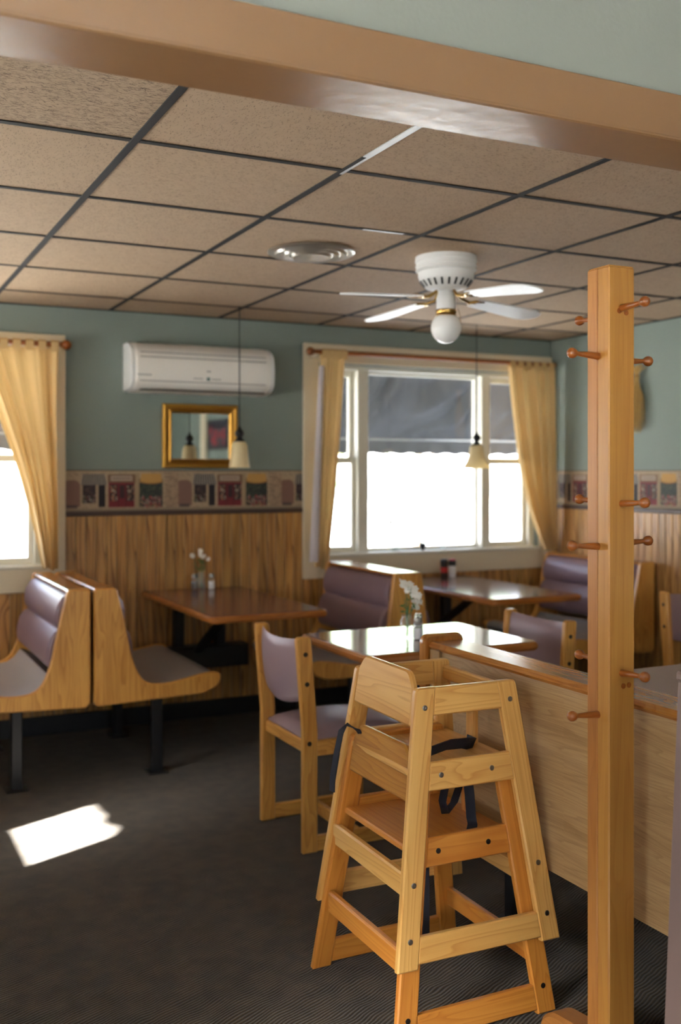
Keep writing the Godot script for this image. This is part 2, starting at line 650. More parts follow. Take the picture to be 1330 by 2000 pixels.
func materials() -> void:
	var t_bead := wood_image(101, c8(214, 164, 94), c8(118, 74, 34), 10, 3.4, 0.85, 0.35)
	var t_pine := wood_image(111, c8(234, 184, 106), c8(196, 132, 60), 7, 3.2, 0.6, 0.16)
	var t_maple := wood_image(121, c8(186, 136, 68), c8(154, 98, 42), 4, 2.2, 0.30, 0.34)
	var t_oak := wood_image(131, c8(228, 170, 86), c8(178, 114, 46), 10, 3.4, 0.55, 0.40)
	var t_ven := wood_image(141, c8(190, 158, 112), c8(144, 110, 70), 18, 6.0, 0.45, 0.55)
	M.bead = []
	for k in 5:
		M.bead.append(tinted(wood(t_bead, 0.42, 1.25, 0.34), [Color(1, 1, 1), Color(0.94, 0.93, 0.91), Color(1.0, 0.97, 0.93), Color(0.90, 0.90, 0.88), Color(0.97, 0.95, 0.96)][k]))
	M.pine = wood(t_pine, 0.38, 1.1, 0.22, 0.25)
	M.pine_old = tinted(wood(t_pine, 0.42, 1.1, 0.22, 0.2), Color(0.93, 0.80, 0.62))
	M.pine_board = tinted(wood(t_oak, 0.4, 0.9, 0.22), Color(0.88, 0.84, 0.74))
	M.maple = tinted(wood(t_maple, 0.36, 1.6, 0.30, 0.2), Color(1.0, 0.98, 0.94))
	M.maple_pink = tinted(wood(t_maple, 0.40, 1.6, 0.30, 0.15), Color(0.97, 0.90, 0.90))
	M.oak = wood(t_oak, 0.36, 0.9, 0.26, 0.25)
	M.oak_rail = tinted(wood(t_oak, 0.25, 0.9, 0.2, 0.4), Color(0.80, 0.72, 0.66))
	M.veneer = wood(t_ven, 0.5, 1.1, 0.24)
	M.peg = tinted(wood(t_oak, 0.3, 0.5, 0.1, 0.3), Color(0.68, 0.53, 0.44))
	M.edge = tinted(wood(t_oak, 0.3, 0.9, 0.2, 0.3), Color(0.80, 0.68, 0.60))
	M.pole = tinted(wood(t_oak, 0.4, 0.9, 0.2), Color(0.68, 0.54, 0.46))
	M.wall = plain(c8(127, 138, 130), 0.75)
	bumpy(M.wall, 3, 0.09, 0.05, 3.0)
	M.wall_grey = plain(c8(146, 150, 142), 0.75)
	bumpy(M.wall_grey, 4, 0.09, 0.04, 3.0)
	M.outer = plain(c8(206, 200, 190), 0.85)
	M.beam = plain(c8(142, 105, 70), 0.27)
	M.beam.metallic_specular = 0.7
	bumpy(M.beam, 6, 0.03, 0.05, 2.0)
	M.base = plain(c8(24, 24, 28), 0.5)
	M.rail = plain(c8(74, 56, 48), 0.5)
	M.cream = plain(c8(218, 204, 176), 0.5)
	M.sash = plain(c8(226, 222, 208), 0.45)
	M.border = plain(Color.WHITE, 0.7)
	M.border.albedo_texture = border_texture()
	M.border.uv1_scale = Vector3(1.0 / 0.635, 1.0 / 0.227, 1)
	M.carpet = carpet_material()
	var tint := c8(184, 157, 128)
	M.tile = []
	for k in 3:
		var m := plain(Color.WHITE, 0.9)
		m.albedo_texture = tile_texture(200 + k, 3400, 8, tint, c8(84, 66, 52))
		m.uv1_scale = Vector3(1.0 / 0.63, 1.0 / 0.63, 1)
		M.tile.append(m)
	M.tile_old = plain(Color.WHITE, 0.9)
	M.tile_old.albedo_texture = tile_texture(250, 6500, 16, tint.darkened(0.03), c8(62, 46, 36))
	M.tile_old.uv1_scale = Vector3(1.0 / 0.63, 1.0 / 0.63, 1)
	M.tee = plain(c8(50, 48, 48), 0.75)
	M.tee.metallic_specular = 0.3
	M.tee_bare = plain(c8(176, 176, 174), 0.4)
	M.glass = plain(Color(1, 1, 1, 0.04), 0.02)
	M.glass.transparency = BaseMaterial3D.TRANSPARENCY_ALPHA
	M.jar = plain(Color(0.92, 0.97, 0.97, 0.12), 0.04)
	M.jar.transparency = BaseMaterial3D.TRANSPARENCY_ALPHA
	M.vinyl = plain(c8(138, 112, 120), 0.34)
	bumpy(M.vinyl, 8, 0.12, 0.03, 6.0)
	M.vinyl_light = plain(c8(158, 134, 140), 0.36)
	bumpy(M.vinyl_light, 8, 0.12, 0.03, 6.0)
	M.seat = plain(c8(160, 154, 154), 0.42)
	bumpy(M.seat, 9, 0.12, 0.03, 6.0)
	M.laminate = plain(c8(118, 76, 68), 0.12)
	bumpy(M.laminate, 11, 0.05, 0.006, 3.0)
	M.laminate_grey = plain(c8(160, 140, 134), 0.42)
	M.black = plain(c8(20, 20, 24), 0.4)
	M.strap = plain(c8(26, 28, 40), 0.75)
	M.curtain = plain(c8(212, 180, 126), 0.85)
	M.curtain.backlight_enabled = true
	M.curtain.backlight = Color(0.56, 0.47, 0.31)
	M.liner = plain(c8(216, 208, 212), 0.85)
	M.awning = plain(c8(46, 45, 45), 0.9)
	M.awning.backlight_enabled = true
	M.awning.backlight = Color(0.07, 0.07, 0.07)
	M.white = plain(c8(238, 238, 236), 0.35)
	M.ac = plain(c8(246, 242, 234), 0.45)
	M.ac_dark = plain(c8(120, 112, 104), 0.5)
	M.mark = plain(c8(110, 112, 108), 0.6)
	M.mark_green = plain(c8(70, 104, 92), 0.5)
	M.fan_dark = plain(c8(40, 38, 38), 0.6)
	M.brass = plain(c8(178, 142, 78), 0.26, 1.0)
	M.gold = plain(c8(184, 138, 62), 0.40, 1.0)
	M.gold_dark = plain(c8(140, 96, 40), 0.45, 0.8)
	M.mirror = plain(c8(232, 234, 232), 0.02, 1.0)
	M.alu = plain(c8(210, 206, 198), 0.28, 0.9)
	M.steel = plain(c8(150, 146, 138), 0.3, 1.0)
	M.bolt = plain(c8(60, 54, 50), 0.4, 0.8)
	M.opal = plain(c8(250, 249, 246), 0.12)
	M.shade = plain(c8(238, 222, 176), 0.3)
	M.shade.backlight_enabled = true
	M.shade.backlight = Color(0.62, 0.52, 0.32)
	M.salt = plain(c8(240, 240, 242), 0.8)
	M.pepper = plain(c8(70, 58, 50), 0.8)
	M.red = plain(c8(196, 40, 40), 0.5)
	M.leaf = plain(c8(84, 116, 62), 0.6)
	M.leaf.backlight_enabled = true
	M.leaf.backlight = Color(0.2, 0.3, 0.1)
	M.petal = plain(c8(238, 236, 226), 0.7)
	M.yolk = plain(c8(214, 176, 70), 0.8)
	M.straw = plain(c8(206, 172, 104), 0.8)
	M.straw_dark = plain(c8(176, 140, 80), 0.8)
	M.mauve = plain(c8(130, 108, 102), 0.55)
	M.print_dark = plain(c8(24, 24, 40), 0.4)
	M.print_red = plain(c8(150, 26, 34), 0.5)
	M.grass = plain(c8(190, 190, 186), 0.95)
	M.bark = plain(c8(110, 92, 76), 0.9)
	M.tree_leaf = plain(c8(130, 156, 92), 0.8)
	M.tree_leaf.backlight_enabled = true
	M.tree_leaf.backlight = Color(0.3, 0.4, 0.15)

# ==================================================================== the room
func structure(called: String, label: String, category: String) -> Node3D:
	return thing(called, label, category, Vector3.ZERO, 0.0, "", "structure")

# beadboard boards, border and rail along one run of wall; xf takes (along, up, out) to the room
func wainscot(parent: Node3D, length: float, xf: Transform3D, top: float, with_border: bool, skip := 0.0) -> void:
	var w := length / roundf(length / 0.0572)
	var h := top - 0.098
	var meshes := []
	for k in 4:
		meshes.append(board_mesh(w, h, k))
	var n := roundi(length / w)
	for i in n:
		var x := skip + (i + 0.5) * w
		var b := again(meshes[rng.randi() % 4], "board", M.bead[rng.randi() % 5], parent, Vector3.ZERO)
		b.transform = xf * Transform3D(Basis.IDENTITY, Vector3(x, 0.098, 0.0))
	if not with_border:
		return
	var lip := ns()
	box(lip, Vector3(skip, top, 0), Vector3(skip + length, top + 0.027, 0.016), 0.005, 0)
	part(lip, "chair_rail", M.rail, parent).transform = xf
	var pap := ns()
	var z := 0.0015
	var a := Vector3(skip, top + 0.027, z)
	var b2 := Vector3(skip + length, top + 0.027, z)
	var up := Vector3(0, BORDER - top - 0.027, 0)
	flat4(pap, [a, b2, b2 + up, a + up], Vector3(0, 0, 1), [Vector2(0, 0.227), Vector2(length, 0.227), Vector2(length, 0), Vector2(0, 0)])
	part(pap, "wallpaper_border", M.border, parent, "wallpaper border printed with a row of small shopfronts").transform = xf

func board_mesh(w: float, h: float, _k: int) -> Mesh:
	var st := ns()
	var off := Vector2(rng.randf() * 5.0, rng.randf() * 5.0)
	var prof := [Vector2(-w / 2 + 0.001, 0.0), Vector2(-w / 2 + 0.001, 0.001), Vector2(-w / 2 + 0.0045, 0.006), Vector2(w / 2 - 0.0045, 0.006), Vector2(w / 2 - 0.001, 0.001), Vector2(w / 2 - 0.001, 0.0)]
	for i in prof.size() - 1:
		var p: Vector2 = prof[i]
		var q: Vector2 = prof[i + 1]
		var e := (q - p).normalized()
		var n := Vector3(-e.y, 0, e.x)
		flat4(st, [Vector3(p.x, 0, p.y), Vector3(q.x, 0, q.y), Vector3(q.x, h, q.y), Vector3(p.x, h, p.y)], n, [Vector2(0, p.x) + off, Vector2(0, q.x) + off, Vector2(h, q.x) + off, Vector2(h, p.x) + off])
	return st.commit()

func wall_piece(parent: Node3D, lo: Vector3, hi: Vector3, mat: Material, called := "panel") -> void:
	var st := ns()
	box(st, lo, hi, 0.0)
	part(st, called, mat, parent)

func shell() -> void:
	var f := ns()
	var uv := [Vector2(0, 0), Vector2(6, 0), Vector2(6, 9.2), Vector2(0, 9.2)]
	flat4(f, [Vector3(XL - 0.2, 0, ZW - 0.18), Vector3(XR + 0.2, 0, ZW - 0.18), Vector3(XR + 0.2, 0, ZF + 0.2), Vector3(XL - 0.2, 0, ZF + 0.2)], Vector3.UP, uv)
	var fl := structure("floor", "dark brown ribbed carpet covering the dining room floor", "floor")
	part(f, "carpet", M.carpet, fl)
	var sl := ns()
	box(sl, Vector3(XL - 0.2, -0.2, ZW - 0.18), Vector3(XR + 0.2, -0.004, ZF + 0.2), 0.0)
	part(sl, "slab", M.outer, fl)
	# back wall round its two windows: openings x, height
	var wb := structure("wall_back", "grey-green back wall with wood beadboard below a shopfront wallpaper border", "wall")
	var z0 := ZW - 0.18
	var open := [[-0.608, 1.0], [2.643, 4.253]]
	wall_piece(wb, Vector3(XL - 0.2, 0, z0), Vector3(XR + 0.2, 0.90, ZW), M.wall)
	wall_piece(wb, Vector3(XL - 0.2, 2.07, z0), Vector3(XR + 0.2, 2.75, ZW), M.wall)
	wall_piece(wb, Vector3(XL - 0.2, 0.90, z0), Vector3(open[0][0], 2.07, ZW), M.wall)
	wall_piece(wb, Vector3(open[0][1], 0.90, z0), Vector3(open[1][0], 2.07, ZW), M.wall)
	wall_piece(wb, Vector3(open[1][1], 0.90, z0), Vector3(XR + 0.2, 2.07, ZW), M.wall)
	var bt := Transform3D(Basis.IDENTITY, Vector3(0, 0, ZW))
	wainscot(wb, 1.118 + 1.30, bt, 0.80, false, -1.30)                 # under the first window
	wainscot(wb, 1.405, bt, RAIL, true, 1.118)
	wainscot(wb, 1.847, bt, 0.80, false, 2.523)                        # under the second window
	# right wall
	var wr := structure("wall_right", "pale grey-green side wall with beadboard, rail and shopfront border", "wall")
	wall_piece(wr, Vector3(XR, 0, z0), Vector3(XR + 0.2, 2.75, ZF + 0.2), M.wall)
	wainscot(wr, 3.9, Transform3D(Basis(Vector3(0, 0, 1), Vector3.UP, Vector3(-1, 0, 0)), Vector3(XR, 0, ZW)), RAIL, true)
	# left wall with four windows, none of them in view
	var wl := structure("wall_left", "grey-green side wall with the windows that let the sun in", "wall")
	var gaps := side_gaps
	var from := z0
	for g in gaps:
		wall_piece(wl, Vector3(XL - 0.2, 0.0, from), Vector3(XL, 2.75, g[0]), M.wall)
		wall_piece(wl, Vector3(XL - 0.2, 0.0, g[0]), Vector3(XL, g[2], g[1]), M.wall)
		wall_piece(wl, Vector3(XL - 0.2, g[3], g[0]), Vector3(XL, 2.75, g[1]), M.wall)
		from = g[1]
	wall_piece(wl, Vector3(XL - 0.2, 0.0, from), Vector3(XL, 2.75, ZF + 0.2), M.wall)
	# the wall behind the camera
	var wf := structure("wall_front", "plain grey-green wall of the entrance room", "wall")
	wall_piece(wf, Vector3(XL - 0.2, 0, ZF), Vector3(XR + 0.2, 0.90, ZF + 0.2), M.wall)
	wall_piece(wf, Vector3(XL - 0.2, 2.10, ZF), Vector3(XR + 0.2, 2.75, ZF + 0.2), M.wall)
	wall_piece(wf, Vector3(XL - 0.2, 0.90, ZF), Vector3(0.5, 2.10, ZF + 0.2), M.wall)
	wall_piece(wf, Vector3(1.9, 0.90, ZF), Vector3(XR + 0.2, 2.10, ZF + 0.2), M.wall)
	# header over the cased opening
	var wh := structure("wall_header", "pale grey wall above the tan painted opening trim", "wall")
	wall_piece(wh, Vector3(XL, 2.125, -1.835), Vector3(XR, 2.75, -1.690), M.wall_grey)
	var tr := structure("trim_1", "tan glossy painted trim lining the head of the opening", "trim")
	var tb := ns()
	box(tb, Vector3(XL, 2.112, -1.838), Vector3(XR, 2.126, -1.672), 0.003, 0)
	part(tb, "soffit_board", M.beam, tr)
	var tf := ns()
	box(tf, Vector3(XL, 2.120, -1.690), Vector3(XR, 2.213, -1.672), 0.003, 0)
	part(tf, "face_board", M.beam, tr)
	var ts := ns()
	box(ts, Vector3(XL, 2.113, -1.671), Vector3(XR, 2.119, -1.668), 0.001, 0)
	part(ts, "edge_bead", M.beam, tr)
	# entrance room ceiling and the roof
	var cf := structure("ceiling_entrance", "white ceiling of the entrance room", "ceiling")
	wall_piece(cf, Vector3(XL - 0.2, 2.60, -1.69), Vector3(XR + 0.2, 2.66, ZF + 0.2), M.white)
	var rf := structure("roof", "flat roof over both rooms", "roof")
	wall_piece(rf, Vector3(XL - 0.5, 2.75, ZW - 0.5), Vector3(XR + 0.5, 2.9, ZF + 0.5), M.outer)
	# base
	var bb := structure("baseboard_back", "black vinyl base along the foot of the back wall", "baseboard")
	var b1 := ns()
	box(b1, Vector3(XL, 0, ZW), Vector3(XR, 0.100, ZW + 0.012), 0.004, 0)
	part(b1, "strip", M.base, bb)
	var br := structure("baseboard_right", "black vinyl base along the foot of the side wall", "baseboard")
	var b3 := ns()
	box(b3, Vector3(XR - 0.012, 0, ZW + 0.012), Vector3(XR, 0.100, -1.9), 0.004, 2)
	part(b3, "strip", M.base, br)

func ceiling_grid() -> void:
	var c := structure("ceiling", "suspended ceiling of square beige fissured tiles in a dark grey grid", "ceiling")
	var xs := [XL]
	var x := 0.730 - 0.6316 * 3
	while x < XR - 0.05:
		xs.append(x)
		x += 0.6316
	xs.append(XR)
	var zs := [ZW]
	var z := -2.766 - 0.6303 * 4
	while z < -1.9:
		zs.append(z)
		z += 0.6303
	zs.append(-1.70)
	for i in xs.size() - 1:
		for j in zs.size() - 1:
			if xs[i + 1] - xs[i] < 0.03:
				continue
			var st := ns()
			box(st, Vector3(xs[i] + 0.003, CE, zs[j] + 0.003), Vector3(xs[i + 1] - 0.003, CE + 0.015, zs[j + 1] - 0.003), 0.0, 2 if (i + j) % 2 else 0)
			var old: bool = absf(xs[i] - 0.098) < 0.1 and zs[j] > -2.8 and zs[j] < -2.3
			part(st, "ceiling_tile", M.tile_old if old else M.tile[rng.randi() % 3], c)
	for i in xs.size():
		if i == 0 or i == xs.size() - 1:
			continue
		var st := ns()
		var xx: float = xs[i]
		box(st, Vector3(xx - 0.012, CE - 0.004, ZW), Vector3(xx + 0.012, CE - 0.0005, -1.835), 0.001, 2)
		var chipped := absf(xx - 1.361) < 0.05
		if chipped:
			st = ns()
			box(st, Vector3(xx - 0.012, CE - 0.004, ZW), Vector3(xx + 0.012, CE - 0.0005, -2.80), 0.001, 2)
			var ch := ns()
			box(ch, Vector3(xx - 0.012, CE - 0.004, -2.62), Vector3(xx + 0.012, CE - 0.0005, -1.835), 0.001, 2)
			part(ch, "bare_tee", M.tee_bare, c, "ceiling runner with its dark paint worn off")
			var ch2 := ns()
			box(ch2, Vector3(xx - 0.012, CE - 0.004, -2.80), Vector3(xx + 0.001, CE - 0.0005, -2.62), 0.001, 2)
			part(ch2, "main_tee", M.tee, c)
			var ch3 := ns()
			box(ch3, Vector3(xx + 0.001, CE - 0.004, -2.80), Vector3(xx + 0.012, CE - 0.0005, -2.62), 0.001, 2)
			part(ch3, "bare_tee", M.tee_bare, c)
		part(st, "main_tee", M.tee, c)
	for j in zs.size():
		if j == 0 or j == zs.size() - 1:
			continue
		var zz: float = zs[j]
		for i in xs.size() - 1:
			var st := ns()
			box(st, Vector3(xs[i] + 0.012, CE - 0.0035, zz - 0.012), Vector3(xs[i + 1] - 0.012, CE - 0.0005, zz + 0.012), 0.001, 0)
			part(st, "cross_tee", M.tee, c)
	var worn := ns()
	box(worn, Vector3(1.75, CE - 0.0045, -3.402), Vector3(1.92, CE - 0.0034, -3.386), 0.0003, 0)
	part(worn, "bare_tee", M.tee_bare, c)
	for k in 2:
		var st := ns()
		if k == 0:
			box(st, Vector3(XL, CE - 0.006, ZW), Vector3(XR, CE, ZW + 0.014), 0.001, 0)
		else:
			box(st, Vector3(XR - 0.014, CE - 0.006, ZW), Vector3(XR, CE, -1.84), 0.001, 2)
		part(st, "wall_angle", M.tee, c)

# ==================================================================== windows
# a triple window in its own axes: x along the wall, z into the room, x from 0 to 1.846
func triple_window(o: Node3D, top: float) -> void:
	var casing := [[0.0, 0.767, 0.105, top], [1.741, 0.767, 1.846, top], [0.0, top - 0.115, 1.846, top]]
	for k in casing.size():
		var st := ns()
		var e: Array = casing[k]
		box(st, Vector3(e[0], e[1], 0), Vector3(e[2], e[3], 0.020 + (0.002 if k == 2 else 0.0)), 0.005)
		part(st, "casing", M.cream, o)
	var ap := ns()
	box(ap, Vector3(0.105, 0.767, 0), Vector3(1.741, 0.895, 0.018), 0.004, 0)
	part(ap, "apron", M.cream, o)
	var si := ns()
	box(si, Vector3(0.10, 0.893, -0.16), Vector3(1.746, 0.912, 0.03), 0.006, 0)
	part(si, "sill", M.sash, o)
	for x in [[0.105, 0.150], [0.395, 0.470], [1.312, 1.378], [1.690, 1.741]]:
		var st := ns()
		box(st, Vector3(x[0], 0.905, -0.155), Vector3(x[1], 2.075, -0.035), 0.004, 1)
		part(st, "mullion", M.sash, o)
	var hd := ns()
	box(hd, Vector3(0.12, 2.045, -0.16), Vector3(1.73, 2.085, -0.03), 0.004, 0)
	part(hd, "head", M.sash, o)
	# picture pane in the middle
	sash(o, 0.470, 1.312, 0.912, 2.046, -0.11, 0.012, 0.020)
	for s in [[0.150, 0.395], [1.378, 1.690]]:
		sash(o, s[0], s[1], 0.912, 1.502, -0.085, 0.028, 0.036)
		sash(o, s[0], s[1], 1.464, 2.046, -0.118, 0.028, 0.040)

func sash(o: Node3D, x0: float, x1: float, y0: float, y1: float, z: float, side: float, rail: float) -> void:
	var fr := ns()
	box(fr, Vector3(x0, y0, z - 0.015), Vector3(x0 + side, y1, z + 0.015), 0.003, 1)
	box(fr, Vector3(x1 - side, y0, z - 0.015), Vector3(x1, y1, z + 0.015), 0.003, 1)
	box(fr, Vector3(x0 + side, y0, z - 0.015), Vector3(x1 - side, y0 + rail, z + 0.015), 0.003, 0)
	box(fr, Vector3(x0 + side, y1 - rail, z - 0.015), Vector3(x1 - side, y1, z + 0.015), 0.003, 0)
	var f := part(fr, "sash", M.sash, o)
	var g := ns()
	box(g, Vector3(x0 + side - 0.004, y0 + rail - 0.004, z - 0.002), Vector3(x1 - side + 0.004, y1 - rail + 0.004, z - 0.0005), 0.0)
	part(g, "pane", M.glass, f)

func curtain_rod(at: Vector3, length: float, left_ball: bool, right_ball: bool, label: String) -> void:
	var r := thing("curtain_rod", label, "curtain rod", at)
	var st := ns()
	tube(st, [Vector3(0, 0, 0), Vector3(length, 0, 0)], 0.014, 12)
	part(st, "pole", M.pole, r)
	for k in 2:
		if [left_ball, right_ball][k]:
			var b := ns()
			ball(b, Vector3(-0.012 if k == 0 else length + 0.012, 0, 0), 0.026, 14)
			part(b, "finial", M.pole, r)
	for x in [0.03, length - 0.03]:
		var b := ns()
		box(b, Vector3(x - 0.010, -0.03, -0.095), Vector3(x + 0.010, -0.012, 0.012), 0.003, 2)
		box(b, Vector3(x - 0.014, -0.06, -0.095), Vector3(x + 0.014, 0.03, -0.082), 0.003, 1)
		part(b, "bracket", M.cream, r)

# a tab-top curtain: edge functions give left and right x for t from 0 (top) to 1 (hem)
func curtain(label: String, left: Callable, right: Callable, y_top: float, y_hem: float, z: float, folds: float, depth: float, tabs: int, seed_: int) -> Node3D:
	var r := RandomNumberGenerator.new()
	r.seed = seed_
	var ph := [r.randf() * TAU, r.randf() * TAU, r.randf() * TAU]
	var o := thing("curtain", label, "curtain", Vector3(0, 0, 0), 0.0, "gold tab-top curtains")
	var st := ns()
	var fn := func(u: float, t: float) -> Vector3:
		var uu := u + 0.035 * sin(u * 9.0 + ph[0]) + 0.02 * sin(t * 3.0 + u * 5.0 + ph[1]) * t
		var x: float = lerpf(left.call(t), right.call(t), u)
		var amp := depth * (0.65 + 0.35 * sin(u * 6.0 + ph[2])) * (0.75 + 0.25 * t)
		var w := sin(uu * TAU * folds + ph[1])
		var zz := z + amp * (w + 0.35 * sin(uu * TAU * folds * 2.1 + ph[2]))
		return Vector3(x + 0.006 * cos(uu * TAU * folds + ph[1]), lerpf(y_top, y_hem + 0.01 * sin(u * 7.0), t), zz)
	sheet(st, 84, 40, fn)
	part(st, "cloth", M.curtain, o)
	for k in tabs:
		var tb := ns()
		var x: float = lerpf(left.call(0.0), right.call(0.0), (k + 0.5) / tabs)
		var pts := []
		for i in 9:
			var a := PI * i / 8.0
			pts.append(Vector3(x, y_top + 0.022 + 0.020 * sin(a) + (0.0 if i > 0 and i < 8 else -0.04), z + 0.019 * cos(a)))
		ribbon(tb, pts, [Vector3.RIGHT], 0.040, 0.002)
		part(tb, "tab", M.curtain, o)
	return o

func windows() -> void:
	var w1 := structure("window_1", "triple window behind the back-to-back booth benches", "window")
	w1.position = Vector3(-0.728, 0, ZW)
	triple_window(w1, 2.15)
	var w2 := structure("window_2", "triple window with a picture pane above the booth in the corner", "window")
	w2.position = Vector3(2.523, 0, ZW)
	triple_window(w2, 2.19)
	var gaps := side_gaps
	for k in 4:
		var g: Array = gaps[k]
		var w := structure("window_%d" % (k + 3), ["side wall window beside the booths", "narrow side wall window beside the booths", "side wall window of the entrance room beside the opening", "side wall window of the entrance room beside the door wall"][k], "window")
		w.transform = Transform3D(Basis(Vector3(0, 0, 1), Vector3.UP, Vector3(-1, 0, 0)).orthonormalized(), Vector3(XL, 0, 0))
		var y0: float = g[2]
		var y1: float = g[3]
		sash(w, g[0], g[1], y0, y1, 0.10, 0.02, 0.03)
		var ca := ns()
		box(ca, Vector3(g[0] - 0.09, y0 - 0.09, -0.02), Vector3(g[0], y1 + 0.09, 0.0), 0.004, 1)
		box(ca, Vector3(g[1], y0 - 0.09, -0.02), Vector3(g[1] + 0.09, y1 + 0.09, 0.0), 0.004, 1)
		box(ca, Vector3(g[0], y1, -0.02), Vector3(g[1], y1 + 0.09, 0.0), 0.004, 0)
		box(ca, Vector3(g[0], y0 - 0.09, -0.03), Vector3(g[1], y0, 0.0), 0.004, 0)
		part(ca, "casing", M.cream, w)
	var wf := structure("window_7", "wide front window of the entrance room", "window")
	wf.transform = Transform3D(Basis.IDENTITY, Vector3(0, 0, ZF))
	sash(wf, 0.5, 1.2, 0.90, 2.10, 0.10, 0.03, 0.04)
	sash(wf, 1.2, 1.9, 0.90, 2.10, 0.10, 0.03, 0.04)
	curtain_rod(Vector3(-0.74, 2.088, ZW + 0.10), 1.835, true, true, "wooden curtain rod with ball finials over the booth bench window")
	curtain_rod(Vector3(2.545, 2.128, ZW + 0.10), 1.785, true, false, "wooden curtain rod over the picture window")
	curtain("gold curtain gathered to one side above the booth bench backs", func(t): return lerpf(0.62, 0.985, pow(t, 1.15)) + 0.055 * sin(PI * t), func(t): return 1.075 - 0.02 * t - 0.006 * sin(t * 5.0), 2.065, 0.895, ZW + 0.105, 5.0, 0.036, 7, 3)
	var c2 := curtain("straight hanging gold curtain beside the mirror wall", func(t): return lerpf(2.600, 2.560, t), func(t): return lerpf(2.770, 2.640, t) + 0.012 * sin(PI * t), 2.105, 0.84, ZW + 0.105, 3.0, 0.036, 4, 5)
	var ln := ns()
	sheet(ln, 6, 20, func(u: float, t: float) -> Vector3: return Vector3(lerpf(lerpf(2.572, 2.508, t), lerpf(2.606, 2.568, t), u), lerpf(2.04, 0.88, t), ZW + 0.135 + 0.010 * sin(u * PI)))
	part(ln, "lining", M.liner, c2, "pale lining turned out along the edge")
	curtain("gold curtain drawn aside in the corner above the booth", func(t): return 3.945 + 0.29 * pow(t, 1.9) + 0.012 * sin(t * 6.0), func(t): return 4.318 + 0.02 * t, 2.10, 0.895, ZW + 0.105, 4.0, 0.036, 6, 9)
	# awnings outside
	awning(Vector3(-0.728, 0, ZW - 0.18), 0.0, -0.12, 2.30, 0.84, "grey awning outside the booth bench window")
	awning(Vector3(2.523, 0, ZW - 0.18), 0.0, -0.12, 2.75, 0.84, "grey awning outside the picture window in the corner")
	awning(Vector3(XL - 0.2, 0, 0.0), PI / 2, 2.20, 5.50, 0.66, "long grey awning outside the side wall windows beside the booths")
	awning(Vector3(XL - 0.2, 0, 0.0), PI / 2, -0.95, 1.45, 0.66, "grey awning outside the entrance room window nearer the opening")

func awning(at: Vector3, turn: float, xa: float, xb: float, out: float, label: String) -> void:
	var width := xb - xa
	# out is -z before turning by -turn, so that a left wall awning reaches to -x
	var o := thing("window_awning", label, "awning", at, 0.0, "grey fabric window awnings")
	o.transform = Transform3D(Basis(Vector3(1, 0, 0), Vector3.UP, Vector3(0, 0, 1)) if turn == 0.0 else Basis(Vector3(0, 0, -1), Vector3.UP, Vector3(1, 0, 0)), at)
	var n := FastNoiseLite.new()
	n.seed = 21
	n.frequency = 1.3
	var fn := func(u: float, t: float) -> Vector3:
		var q := u * width * 1.5 + t * 1.15 + n.get_noise_2d(u * width * 1.2, t) * 0.55
		var fold := 0.075 * (0.5 + n.get_noise_2d(u * width * 2.0 + 9.0, t * 1.5)) * sin(q * 13.0) * pow(sin(PI * clampf(t, 0.0, 1.0)), 0.7)
		return Vector3(lerpf(xa, xb, u), lerpf(2.32, 1.66, t) + fold - 0.03 * sin(PI * t), -lerpf(0.005, out, t))
	var st := ns()
	sheet(st, 110, 28, fn)
	part(st, "canopy", M.awning, o)
	var va := ns()
	sheet(va, 80, 6, func(u: float, t: float) -> Vector3: return Vector3(lerpf(xa, xb, u), lerpf(1.665, 1.55 + 0.006 * sin(u * width * 40.0), t), -out - 0.002 - 0.012 * sin(u * width * 30.0) * t))
	part(va, "valance", M.awning, o)
	var fr := ns()
	for x in [xa + 0.01, xb - 0.01]:
		tube(fr, [Vector3(x, 1.66, -0.005), Vector3(x, 1.655, -out)], 0.010, 6)
	tube(fr, [Vector3(xa, 1.655, -out), Vector3(xb, 1.655, -out)], 0.010, 6)
	part(fr, "frame", M.steel, o)

